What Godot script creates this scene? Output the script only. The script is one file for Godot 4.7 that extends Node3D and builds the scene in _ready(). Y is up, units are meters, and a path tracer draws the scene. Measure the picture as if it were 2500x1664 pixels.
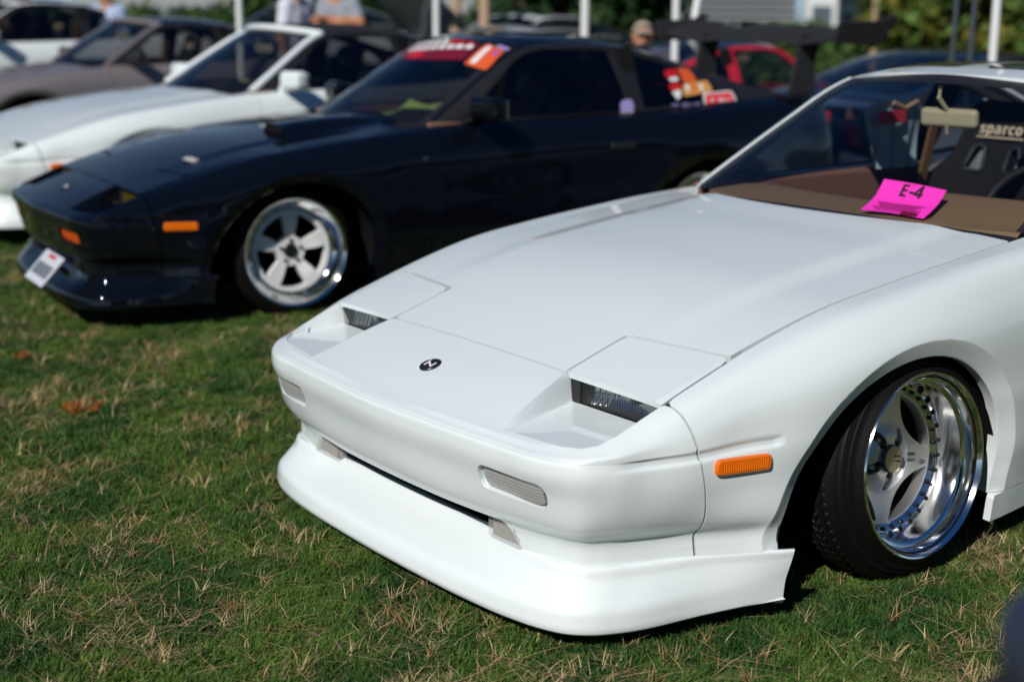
extends Node3D
# A row of low sports cars on a lawn at a car show. Car space: x = the car's left, y up, s = metres behind the nose (z = -s).

class Sk:
	var v := PackedVector3Array()
	var n := PackedVector3Array()
	var i := PackedInt32Array()
	var c := PackedColorArray()
	var u := PackedVector2Array()

const PAL_KEYS := ["paint", "roof", "tint", "trim"]
var M := {}          # shared materials
var mesh_of := {}    # car part meshes, built once
var rng := RandomNumberGenerator.new()

# ---------------------------------------------------------------- small helpers
func V(x: float, y: float, s: float) -> Vector3:
	return Vector3(x, y, -s)

func lin(r: float, g: float, b: float, a := 1.0) -> Color:
	var c := Color(r, g, b).linear_to_srgb()
	c.a = a
	return c

func sm(a: float, b: float, x: float) -> float:
	var t := clampf((x - a) / (b - a), 0.0, 1.0)
	return t * t * (3.0 - 2.0 * t)

func table(t: Array, x: float) -> float:          # t = [[x, y], ...], smooth through the points
	var m := t.size()
	if x <= t[0][0]: return t[0][1]
	if x >= t[m - 1][0]: return t[m - 1][1]
	var k := 0
	while x > t[k + 1][0]: k += 1
	var h: float = t[k + 1][0] - t[k][0]
	var d: float = (t[k + 1][1] - t[k][1]) / h
	var d0 := d
	var d1 := d
	if k > 0:
		var hp: float = t[k][0] - t[k - 1][0]
		d0 = (((t[k][1] - t[k - 1][1]) / hp) * h + d * hp) / (h + hp)
	if k < m - 2:
		var hn: float = t[k + 2][0] - t[k + 1][0]
		d1 = (((t[k + 2][1] - t[k + 1][1]) / hn) * h + d * hn) / (h + hn)
	var w: float = (x - t[k][0]) / h
	var w2 := w * w
	var w3 := w2 * w
	return t[k][1] * (2 * w3 - 3 * w2 + 1) + d0 * h * (w3 - 2 * w2 + w) + t[k + 1][1] * (-2 * w3 + 3 * w2) + d1 * h * (w3 - w2)

func spline(p: Array, knots: PackedFloat32Array, counts: Array) -> PackedVector3Array:
	var o := PackedVector3Array()
	var m := p.size()
	for k in m - 1:
		var h := maxf(knots[k + 1] - knots[k], 1e-5)
		var d: Vector3 = (p[k + 1] - p[k]) / h
		var d0 := d
		var d1 := d
		if k > 0:
			var hp := maxf(knots[k] - knots[k - 1], 1e-5)
			d0 = (((p[k] - p[k - 1]) / hp) * h + d * hp) / (h + hp)
		if k < m - 2:
			var hn := maxf(knots[k + 2] - knots[k + 1], 1e-5)
			d1 = (((p[k + 2] - p[k + 1]) / hn) * h + d * hn) / (h + hn)
		var cnt: int = counts[k]
		for j in cnt:
			var w := float(j) / cnt
			var w2 := w * w
			var w3 := w2 * w
			o.append(p[k] * (2 * w3 - 3 * w2 + 1) + d0 * (h * (w3 - 2 * w2 + w)) + p[k + 1] * (-2 * w3 + 3 * w2) + d1 * (h * (w3 - w2)))
	o.append(p[m - 1])
	return o

func chord(p: Array) -> PackedFloat32Array:
	var o := PackedFloat32Array([0.0])
	for k in p.size() - 1:
		o.append(o[k] + maxf((p[k + 1] - p[k]).length(), 1e-4))
	return o

func smooth_line(p: Array, per: int) -> PackedVector3Array:
	var c := []
	for k in p.size() - 1: c.append(per)
	return spline(p, chord(p), c)

# ---------------------------------------------------------------- surfaces
func grid(rows: Array, flip := false) -> Sk:
	var k := Sk.new()
	var w: int = rows[0].size()
	for r in rows: k.v.append_array(r)
	for a in rows.size() - 1:
		for b in w - 1:
			var p := a * w + b
			var q := p + w
			if flip: k.i.append_array([p, q, p + 1, p + 1, q, q + 1])
			else: k.i.append_array([p, p + 1, q, p + 1, q + 1, q])
	return k

func join(list: Array) -> Sk:
	var k := Sk.new()
	for s: Sk in list:
		var o := k.v.size()
		k.v.append_array(s.v)
		k.n.append_array(s.n)
		k.c.append_array(s.c)
		k.u.append_array(s.u)
		for x in s.i: k.i.append(x + o)
	return k

func normals(k: Sk, weld := true) -> Sk:
	var id := PackedInt32Array()
	id.resize(k.v.size())
	var seen := {}
	for a in k.v.size():
		if weld:
			var key := Vector3i((k.v[a] * 20000.0).round())
			if not seen.has(key): seen[key] = a
			id[a] = seen[key]
		else: id[a] = a
	var acc := PackedVector3Array()
	acc.resize(k.v.size())
	for t in range(0, k.i.size(), 3):
		var a := k.i[t]
		var b := k.i[t + 1]
		var c := k.i[t + 2]
		var f := (k.v[b] - k.v[a]).cross(k.v[c] - k.v[a])
		acc[id[a]] += f
		acc[id[b]] += f
		acc[id[c]] += f
	k.n.resize(k.v.size())
	for a in k.v.size():
		k.n[a] = acc[id[a]].normalized() if acc[id[a]].length_squared() > 1e-20 else Vector3.UP
	return k

func flat(k: Sk) -> Sk:                            # facets with their own normals
	var o := Sk.new()
	for t in range(0, k.i.size(), 3):
		var a := k.v[k.i[t]]
		var b := k.v[k.i[t + 1]]
		var c := k.v[k.i[t + 2]]
		var f := (b - a).cross(c - a)
		if f.length_squared() < 1e-18: continue
		f = f.normalized()
		for p in [a, b, c]:
			o.i.append(o.v.size())
			o.v.append(p)
			o.n.append(f)
	return o

func creased(k: Sk, cos_limit := 0.8) -> Sk:       # smooth where faces meet gently, sharp elsewhere
	var f := PackedVector3Array()
	var at := {}
	var keys := []
	for t in range(0, k.i.size(), 3):
		var nn := (k.v[k.i[t + 1]] - k.v[k.i[t]]).cross(k.v[k.i[t + 2]] - k.v[k.i[t]])
		f.append(nn)
		for j in 3:
			var key := Vector3i((k.v[k.i[t + j]] * 20000.0).round())
			keys.append(key)
			if not at.has(key): at[key] = []
			at[key].append(t / 3)
	var o := Sk.new()
	for t in range(0, k.i.size(), 3):
		var me := f[t / 3]
		if me.length_squared() < 1e-20: continue
		var mn := me.normalized()
		for j in 3:
			var s := Vector3.ZERO
			for q in at[keys[t + j]]:
				if f[q].normalized().dot(mn) > cos_limit: s += f[q]
			o.i.append(o.v.size())
			o.v.append(k.v[k.i[t + j]])
			o.n.append(s.normalized() if s.length_squared() > 1e-20 else mn)
	return o

func clip(k: Sk, f: Callable) -> Sk:
	var o := Sk.new()
	var m := k.v.size()
	var d := PackedFloat32Array()
	d.resize(m)
	for a in m: d[a] = f.call(k.v[a])
	var to := PackedInt32Array()
	to.resize(m)
	to.fill(-1)
	var cut := {}
	for t in range(0, k.i.size(), 3):
		var ids := [k.i[t], k.i[t + 1], k.i[t + 2]]
		var loop := []
		for j in 3:
			var a: int = ids[j]
			var b: int = ids[(j + 1) % 3]
			if d[a] > 0.0:
				if to[a] < 0:
					to[a] = o.v.size()
					o.v.append(k.v[a])
					o.n.append(k.n[a])
				loop.append(to[a])
			if (d[a] > 0.0) != (d[b] > 0.0):
				var lo := mini(a, b)
				var hi := maxi(a, b)
				var key := lo * m + hi
				if not cut.has(key):
					var w := d[lo] / (d[lo] - d[hi])
					cut[key] = o.v.size()
					o.v.append(k.v[lo].lerp(k.v[hi], w))
					o.n.append(k.n[lo].lerp(k.n[hi], w).normalized())
				loop.append(cut[key])
		if loop.size() >= 3: o.i.append_array([loop[0], loop[1], loop[2]])
		if loop.size() == 4: o.i.append_array([loop[0], loop[2], loop[3]])
	return o

func skirt(k: Sk, depth: float, round_ := 0.0012) -> Sk:   # turns the edge of a panel down by its thickness
	var m := k.v.size()
	var weld := {}
	var id := PackedInt32Array()
	id.resize(m)
	for a in m:
		var key := Vector3i((k.v[a] * 20000.0).round())
		if not weld.has(key): weld[key] = a
		id[a] = weld[key]
	var count := {}
	for t in range(0, k.i.size(), 3):
		for j in 3:
			var a := id[k.i[t + j]]
			var b := id[k.i[t + (j + 1) % 3]]
			if a == b: continue
			var key := mini(a, b) * m + maxi(a, b)
			count[key] = count.get(key, 0) + 1
	for t in range(0, k.i.size(), 3):
		for j in 3:
			var a := k.i[t + j]
			var b := k.i[t + (j + 1) % 3]
			if id[a] == id[b] or count[mini(id[a], id[b]) * m + maxi(id[a], id[b])] != 1: continue
			var e := k.v[b] - k.v[a]
			var side := e.cross(k.n[a]).normalized()
			var p := k.v.size()
			k.v.append_array([k.v[a], k.v[b], k.v[b] - k.n[b] * depth, k.v[a] - k.n[a] * depth])
			k.n.append_array([side, side, side, side])
			k.i.append_array([p, p + 3, p + 1, p + 1, p + 3, p + 2])
	return k

func mirror(k: Sk) -> Sk:
	var o := Sk.new()
	for p in k.v: o.v.append(Vector3(-p.x, p.y, p.z))
	for p in k.n: o.n.append(Vector3(-p.x, p.y, p.z))
	o.c = k.c.duplicate()
	o.u = k.u.duplicate()
	for t in range(0, k.i.size(), 3): o.i.append_array([k.i[t], k.i[t + 2], k.i[t + 1]])
	return o

func inside(k: Sk, lo: Vector3, hi: Vector3) -> Sk:    # the triangles that reach into a box
	var o := Sk.new()
	var to := {}
	for t in range(0, k.i.size(), 3):
		var a := k.v[k.i[t]]
		var b := k.v[k.i[t + 1]]
		var c := k.v[k.i[t + 2]]
		var mn := a.min(b).min(c)
		var mx := a.max(b).max(c)
		if mx.x < lo.x or mx.y < lo.y or mx.z < lo.z or mn.x > hi.x or mn.y > hi.y or mn.z > hi.z: continue
		for j in 3:
			var q := k.i[t + j]
			if not to.has(q):
				to[q] = o.v.size()
				o.v.append(k.v[q])
				o.n.append(k.n[q])
			o.i.append(to[q])
	return o

func moved(k: Sk, t: Transform3D) -> Sk:
	var o := Sk.new()
	var nb := t.basis.inverse().transposed()
	for p in k.v: o.v.append(t * p)
	for p in k.n: o.n.append((nb * p).normalized())
	o.i = k.i.duplicate()
	o.c = k.c.duplicate()
	o.u = k.u.duplicate()
	if t.basis.determinant() < 0:
		for q in range(0, o.i.size(), 3):
			var w := o.i[q + 1]
			o.i[q + 1] = o.i[q + 2]
			o.i[q + 2] = w
	return o

func bake(k: Sk) -> ArrayMesh:
	var a := []
	a.resize(Mesh.ARRAY_MAX)
	var ix := PackedInt32Array()
	ix.resize(k.i.size())
	for t in range(0, k.i.size(), 3):
		ix[t] = k.i[t]
		ix[t + 1] = k.i[t + 2]
		ix[t + 2] = k.i[t + 1]
	a[Mesh.ARRAY_VERTEX] = k.v
	a[Mesh.ARRAY_NORMAL] = k.n
	a[Mesh.ARRAY_INDEX] = ix
	if k.u.size() == k.v.size() and k.u.size(): a[Mesh.ARRAY_TEX_UV] = k.u
	if k.c.size() == k.v.size() and k.c.size(): a[Mesh.ARRAY_COLOR] = k.c
	var m := ArrayMesh.new()
	m.add_surface_from_arrays(Mesh.PRIMITIVE_TRIANGLES, a)
	return m

func box(size: Vector3, r := 0.01, seg := 2) -> Sk:      # box with rounded edges
	var k := Sk.new()
	var h := size / 2.0
	r = minf(r, minf(h.x, minf(h.y, h.z)) * 0.98)
	var faces := [[Vector3.RIGHT, Vector3.UP, Vector3.BACK], [Vector3.LEFT, Vector3.UP, Vector3.FORWARD], [Vector3.UP, Vector3.BACK, Vector3.RIGHT], [Vector3.DOWN, Vector3.FORWARD, Vector3.RIGHT], [Vector3.BACK, Vector3.UP, Vector3.LEFT], [Vector3.FORWARD, Vector3.UP, Vector3.RIGHT]]
	for f in faces:
		var nn: Vector3 = f[0]
		var uu: Vector3 = f[1]
		var ww := nn.cross(uu)
		var cu := []
		var cw := []
		for q in [[cu, absf(uu.dot(h))], [cw, absf(ww.dot(h))]]:
			for j in seg + 1: q[0].append(-q[1] + r * j / seg)
			for j in seg + 1: q[0].append(q[1] - r + r * j / seg)
		var rows := []
		for a in cu:
			var row := PackedVector3Array()
			for b in cw: row.append(nn * absf(nn.dot(h)) + uu * a + ww * b)
			rows.append(row)
		k = join([k, grid(rows, true)])
	var inner := h - Vector3(r, r, r)
	k.n.resize(k.v.size())
	for a in k.v.size():
		var c := k.v[a].clamp(-inner, inner)
		var d := (k.v[a] - c).normalized()
		k.v[a] = c + d * r
		k.n[a] = d
	return k

func lathe(prof: Array, seg: int, axis_x := true) -> Sk:  # prof = [[radius, along], ...]; along +x
	var rows := []
	for p in prof:
		var row := PackedVector3Array()
		for j in seg + 1:
			var a := TAU * j / seg
			row.append(Vector3(p[1], p[0] * cos(a), p[0] * sin(a)) if axis_x else Vector3(p[0] * cos(a), p[1], p[0] * sin(a)))
		rows.append(row)
	return grid(rows, axis_x)

func tube(path: Array, rad: Array, seg := 10, cap := true) -> Sk:
	var rows := []
	var m := path.size()
	var ref := Vector3.UP
	for k in m:
		var d: Vector3 = (path[mini(k + 1, m - 1)] - path[maxi(k - 1, 0)]).normalized()
		if absf(d.dot(ref)) > 0.95: ref = Vector3.RIGHT if absf(d.x) < 0.9 else Vector3.BACK
		var a := d.cross(ref).normalized()
		var b := d.cross(a).normalized()
		var row := PackedVector3Array()
		var r: float = rad[mini(k, rad.size() - 1)]
		for j in seg + 1: row.append(path[k] + (a * cos(TAU * j / seg) + b * sin(TAU * j / seg)) * r)
		rows.append(row)
	if cap:
		var f := PackedVector3Array()
		var l := PackedVector3Array()
		for j in seg + 1:
			f.append(path[0])
			l.append(path[m - 1])
		rows.push_front(f)
		rows.push_back(l)
	var k2 := grid(rows, true)
	return creased(k2, 0.5)

func prism(poly: PackedVector2Array, depth: float, bevel := 0.0) -> Sk:  # polygon in xy, thickness along z (front at z = 0, towards -z); bevelled front edge
	var k := Sk.new()
	var p := poly.duplicate()
	if Geometry2D.is_polygon_clockwise(p): p.reverse()
	var top := p
	if bevel > 0.0:
		top = PackedVector2Array()
		for q in p.size():
			var e0 := (p[q] - p[(q + p.size() - 1) % p.size()]).normalized()
			var e1 := (p[(q + 1) % p.size()] - p[q]).normalized()
			var inn := Vector2(-e0.y - e1.y, e0.x + e1.x).normalized()
			top.append(p[q] + inn * bevel / maxf(0.5, inn.dot(Vector2(-e1.y, e1.x))))
	var tri := Geometry2D.triangulate_polygon(top)
	for q in top: k.v.append(Vector3(q.x, q.y, 0))
	for t in range(0, tri.size(), 3):
		var a := tri[t]
		var b := tri[t + 1]
		var c := tri[t + 2]
		if (top[b] - top[a]).cross(top[c] - top[a]) > 0: k.i.append_array([a, b, c])
		else: k.i.append_array([a, c, b])
	var rings := [top, p] if bevel > 0.0 and top.size() == p.size() else [top]
	var zs := [0.0, -bevel]
	var prev := PackedVector3Array()
	for r in rings.size() + 1:
		var pts := PackedVector3Array()
		var ring: PackedVector2Array = rings[mini(r, rings.size() - 1)]
		var z: float = -depth if r == rings.size() else zs[r]
		for q in ring: pts.append(Vector3(q.x, q.y, z))
		pts.append(pts[0])
		if r > 0:
			var o := k.v.size()
			k.v.append_array(prev)
			k.v.append_array(pts)
			var w := pts.size()
			for j in w - 1: k.i.append_array([o + j, o + w + j, o + j + 1, o + j + 1, o + w + j, o + w + j + 1])
		prev = pts
	var tri2 := Geometry2D.triangulate_polygon(p)
	var o2 := k.v.size()
	for q in p: k.v.append(Vector3(q.x, q.y, -depth))
	for t in range(0, tri2.size(), 3):
		var a := tri2[t]
		var b := tri2[t + 1]
		var c := tri2[t + 2]
		if (p[b] - p[a]).cross(p[c] - p[a]) > 0: k.i.append_array([o2 + a, o2 + c, o2 + b])
		else: k.i.append_array([o2 + a, o2 + b, o2 + c])
	return creased(k, 0.85)

# ---------------------------------------------------------------- outlines
func rounded(pts: Array, radii: Array, seg := 6) -> PackedVector2Array:
	var o := PackedVector2Array()
	var m := pts.size()
	for k in m:
		var p: Vector2 = pts[k]
		var a: Vector2 = (pts[(k + m - 1) % m] - p)
		var b: Vector2 = (pts[(k + 1) % m] - p)
		var r: float = radii[k % radii.size()]
		if r <= 0.0:
			o.append(p)
			continue
		var half := acos(clampf(a.normalized().dot(b.normalized()), -1, 1)) / 2
		var t := minf(r / tan(half), minf(a.length(), b.length()) * 0.49)
		var p0 := p + a.normalized() * t
		var p1 := p + b.normalized() * t
		for j in seg + 1:
			var w := float(j) / seg
			o.append(p0.lerp(p, w).lerp(p.lerp(p1, w), w))
	return o

func poly_d(poly: PackedVector2Array, p: Vector2) -> float:   # > 0 inside
	var best := 1e9
	var ins := false
	var m := poly.size()
	var b := poly[m - 1]
	for k in m:
		var a := poly[k]
		var e := b - a
		var w := p - a
		var t := clampf(w.dot(e) / maxf(e.length_squared(), 1e-12), 0, 1)
		best = minf(best, (w - e * t).length_squared())
		if (a.y > p.y) != (b.y > p.y) and p.x < (b.x - a.x) * (p.y - a.y) / (b.y - a.y) + a.x: ins = not ins
		b = a
	return sqrt(best) * (1.0 if ins else -1.0)

# ---------------------------------------------------------------- nodes
func put(called: String, k, mat: Material, parent: Node3D, t := Transform3D.IDENTITY) -> MeshInstance3D:
	var o := MeshInstance3D.new()
	o.name = called
	o.mesh = bake(k) if k is Sk else k
	o.material_override = mat
	o.transform = t
	parent.add_child(o, true)
	return o

func group_node(called: String, parent: Node3D, t := Transform3D.IDENTITY) -> Node3D:
	var o := Node3D.new()
	o.name = called
	o.transform = t
	parent.add_child(o, true)
	return o

var taken := {}
func numbered(called: String) -> String:
	taken[called] = taken.get(called, -1) + 1
	return called if taken[called] == 0 else "%s_%03d" % [called, taken[called]]

func thing(called: String, label: String, category: String, t := Transform3D.IDENTITY, group := "") -> Node3D:
	var o := Node3D.new()
	o.name = numbered(called)
	o.transform = t
	add_child(o)
	return tag(o, label, category, group)

func tag(o: Node3D, label: String, category: String, group := "") -> Node3D:
	o.set_meta("label", label)
	o.set_meta("category", category)
	if group != "": o.set_meta("group", group)
	return o

func mat(col: Color, rough := 0.6, metal := 0.0, spec := 0.5) -> StandardMaterial3D:
	var m := StandardMaterial3D.new()
	m.albedo_color = col
	m.roughness = rough
	m.metallic = metal
	m.metallic_specular = spec
	return m

func paint(col: Color, coat := 1.0) -> StandardMaterial3D:
	var m := mat(col, 0.45)
	m.clearcoat_enabled = true
	m.clearcoat = coat
	m.clearcoat_roughness = 0.03
	return m

func glass(col: Color, a: float, rough := 0.02) -> StandardMaterial3D:
	var m := mat(Color(col.r, col.g, col.b, a), rough)
	m.transparency = BaseMaterial3D.TRANSPARENCY_ALPHA
	return m
# ---------------------------------------------------------------- the low coupe: one skin, cut into its panels
const YE := [[-0.02, 0.436], [0.05, 0.447], [0.098, 0.464], [0.14, 0.481], [0.2, 0.507], [0.3, 0.541], [0.45, 0.588], [0.6, 0.632], [0.8, 0.68], [1.0, 0.709], [1.2, 0.733], [1.4, 0.754], [1.72, 0.785]]
const YC := [[-0.02, 0.440], [0.02, 0.454], [0.07, 0.474], [0.143, 0.502], [0.27, 0.546], [0.45, 0.606], [0.6, 0.651], [0.8, 0.697], [1.0, 0.728], [1.2, 0.755], [1.4, 0.776], [1.72, 0.806]]
const GX := [[0.27, 0.682], [0.45, 0.677], [0.5, 0.674], [0.6, 0.672], [0.8, 0.668], [1.0, 0.664], [1.2, 0.660], [1.4, 0.655], [1.72, 0.647]]
const DOOR_GAP := 1.70

func H(x: float, s: float) -> float:               # height of the bonnet and nose
	var a := absf(x)
	var e := table(YE, s)
	var q := clampf(a / 0.66, 0, 1)
	return e + (table(YC, s) - e) * (1.0 - q * q) + 0.008 * sm(0.3, 1.0, s) * (sm(0.52, 0.415, a) - 0.35) + 0.006 * sm(1.3, 1.5, s) * (1.0 - q * q)

func arch_d(s: float, y: float, centre: float) -> float:   # distance outside the wheel arch opening
	var dy := (y - 0.2) / 0.362
	if dy <= 0: return absf(s - centre) - 0.397
	return (Vector2((s - centre - 0.06 * dy) / 0.397, dy).length() - 1.0) * 0.375

const PLAN := [[0, -0.022], [0.25, -0.010], [0.46, 0.006], [0.59, 0.022], [0.676, 0.068], [0.712, 0.126], [0.735, 0.20], [0.764, 0.29], [0.789, 0.45], [0.812, 0.60], [0.828, 0.80], [0.833, 1.0], [0.830, 1.2], [0.82, 1.4], [0.812, 1.72], [0.812, 2.4], [0.815, 3.0], [0.825, 3.4], [0.80, 3.95], [0.735, 4.23], [0.56, 4.30], [0, 4.335]]
const NRM := [[0, -1], [0.0, -1], [0.08, -1], [0.3, -0.95], [0.8, -0.6], [0.97, -0.2], [1, 0], [1, 0], [1, 0], [1, 0], [1, 0], [1, 0], [1, 0], [1, 0], [1, 0], [1, 0], [1, 0], [1, 0], [1, 0.1], [0.8, 0.6], [0.2, 1], [0, 1]]
const R0 := [[0, 0, 0.008], [0.25, 0, 0.020], [0.46, 0, 0.036], [0.565, 0, 0.055], [0.63, 0, 0.098], [0.648, 0, 0.14], [0.657, 0, 0.20], [0.663, 0, 0.29], [0.663, 0, 0.45], [0.663, 0, 0.60], [0.662, 0, 0.80], [0.660, 0, 1.0], [0.657, 0, 1.2], [0.654, 0, 1.4], [0.650, 0, 1.72], [0.69, 0.80, 2.4], [0.69, 0.815, 3.0], [0.68, 0.845, 3.4], [0.66, 0.865, 3.92], [0.60, 0.87, 4.12], [0.5, 0.87, 4.2], [0, 0.875, 4.23]]
const R1 := [[0, 0.4445, -0.006], [0.25, 0.4445, 0.006], [0.46, 0.4445, 0.022], [0.578, 0.445, 0.039], [0.662, 0.452, 0.083], [0.694, 0.462, 0.132], [0.710, 0.482, 0.20], [0.727, 0.517, 0.29], [0.737, 0.572, 0.45], [0.742, 0.618, 0.60], [0.744, 0.668, 0.80], [0.745, 0.698, 1.0], [0.744, 0.722, 1.2], [0.741, 0.743, 1.4], [0.735, 0.765, 1.72], [0.745, 0.785, 2.4], [0.75, 0.80, 3.0], [0.745, 0.815, 3.4], [0.72, 0.84, 3.94], [0.665, 0.845, 4.16], [0.54, 0.845, 4.25], [0, 0.85, 4.28]]
const R2 := [[0, 0.440, -0.016], [0.25, 0.440, -0.004], [0.46, 0.440, 0.012], [0.586, 0.4405, 0.029], [0.678, 0.443, 0.074], [0.712, 0.449, 0.128], [0.731, 0.461, 0.20], [0.751, 0.484, 0.29], [0.774, 0.526, 0.45], [0.791, 0.565, 0.60], [0.805, 0.605, 0.80], [0.810, 0.632, 1.0], [0.805, 0.65, 1.2], [0.795, 0.667, 1.4], [0.785, 0.685, 1.72], [0.795, 0.70, 2.4], [0.80, 0.71, 3.0], [0.80, 0.71, 3.4], [0.77, 0.72, 3.95], [0.71, 0.72, 4.20], [0.56, 0.72, 4.29], [0, 0.72, 4.32]]
# offsets from PLAN along NRM, and heights, of the rows below the crease
const O4 := [0.005, 0.005, 0.005, 0.005, 0.005, 0.004, 0.003, 0.003, 0.003, 0.002, 0.002, 0.002, 0.002, 0.002, 0.002, 0.002, 0.002, 0.002, 0.002, 0.002, 0.002, 0.002]
const O5 := [-0.006, -0.006, -0.008, -0.014, -0.008, -0.004, 0.0, 0.0, 0.002, 0.0, -0.002, -0.002, -0.001, 0.0, 0.002, 0.003, 0.002, 0.0, 0.0, -0.004, -0.006, -0.006]
const O6 := [-0.038, -0.035, -0.041, -0.048, -0.047, -0.045, -0.040, -0.026, -0.011, -0.004, -0.006, -0.006, -0.005, -0.005, -0.003, -0.002, -0.002, -0.004, -0.004, -0.01, -0.02, -0.02]
const Y6 := [0.25, 0.25, 0.252, 0.256, 0.259, 0.260, 0.260, 0.259, 0.258, 0.258, 0.26, 0.26, 0.26, 0.26, 0.26, 0.26, 0.26, 0.26, 0.26, 0.26, 0.26, 0.26]
const O6B := [-0.056, -0.053, -0.059, -0.067, -0.066, -0.064, -0.059, -0.044, -0.024, -0.007, -0.008, -0.008, -0.007, -0.008, -0.006, -0.006, -0.006, -0.007, -0.01, -0.02, -0.03, -0.03]
const O7 := [-0.085, -0.079, -0.070, -0.074, -0.075, -0.073, -0.070, -0.062, -0.040, -0.002, 0.008, -0.002, -0.016, -0.026, -0.03, -0.03, -0.03, -0.03, -0.04, -0.05, -0.06, -0.06]

func crease_y(s: float) -> float: return table([[0.1, 0.436], [0.2, 0.4365], [0.29, 0.439], [0.45, 0.447], [0.6, 0.450]], s)
func gap_s(y: float) -> float: return table([[0.18, 0.356], [0.26, 0.350], [0.42, 0.318], [0.55, 0.288]], y)

func at_row(o: Array, dy: float, ys) -> Array:
	var r := []
	for k in PLAN.size():
		var nn: Vector2 = Vector2(NRM[k][0], NRM[k][1]).normalized() * o[k]
		r.append(V(PLAN[k][0] + nn.x, (ys[k] if ys is Array else ys) + dy, PLAN[k][1] + nn.y))
	return r

func soft_max(a: float, b: float, k: float) -> float:
	var h := maxf(k - absf(a - b), 0.0) / k
	return maxf(a, b) + h * h * k * 0.25

var skin_top: Sk
var skin_side: Sk      # the car's left half
var water_rows := []
func side_x(s: float, y: float) -> float:          # how far out the body's side is at a place along it
	var w: int = water_rows[0].size()
	var lo := 60
	var hi := w - 1
	while hi - lo > 1:
		var mid := (lo + hi) / 2
		if -water_rows[20][mid].z < s: lo = mid
		else: hi = mid
	var t := clampf((s + water_rows[20][lo].z) / maxf(-water_rows[20][hi].z + water_rows[20][lo].z, 1e-6), 0, 1)
	var prev: Vector3 = water_rows[0][lo].lerp(water_rows[0][hi], t)
	for q in range(1, water_rows.size()):
		var p: Vector3 = water_rows[q][lo].lerp(water_rows[q][hi], t)
		if p.y <= y: return lerpf(p.x, prev.x, clampf((y - p.y) / maxf(prev.y - p.y, 1e-6), 0, 1))
		prev = p
	return prev.x

func arch_lip(centre: float, low: float) -> Sk:     # the turned lip round a wheel opening
	var rows := []
	for e in [[0.0465, 0.0, 0.0], [0.043, -0.0006, 0.0], [0.030, -0.0075, 0.0], [0.012, -0.0165, 0.0], [0.003, -0.0205, 0.0], [0.0, -0.0235, 0.0], [0.0, -0.05, 0.0]]:
		var row := PackedVector3Array()
		var rho: float = 1.0 + e[0] / 0.375
		for k in 141:
			var s: float
			var y: float
			if k < 10 or k > 130:
				y = lerpf(low if k < 10 else 0.1525, 0.2, (k if k < 10 else 140 - k) / 10.0)
				s = centre + (-1.0 if k < 10 else 1.0) * (0.397 + e[0] * 0.397 / 0.375)
			else:
				var a := PI * (k - 10) / 120.0
				var dy := rho * sin(a)
				y = 0.2 + 0.362 * dy
				s = centre + 0.06 * dy - 0.397 * rho * cos(a)
			row.append(V(side_x(s, y) + e[1], y, s))
		rows.append(row)
	return creased(grid(rows, true), 0.93)

var scoop: PackedVector2Array
var door_line: PackedVector2Array

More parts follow.
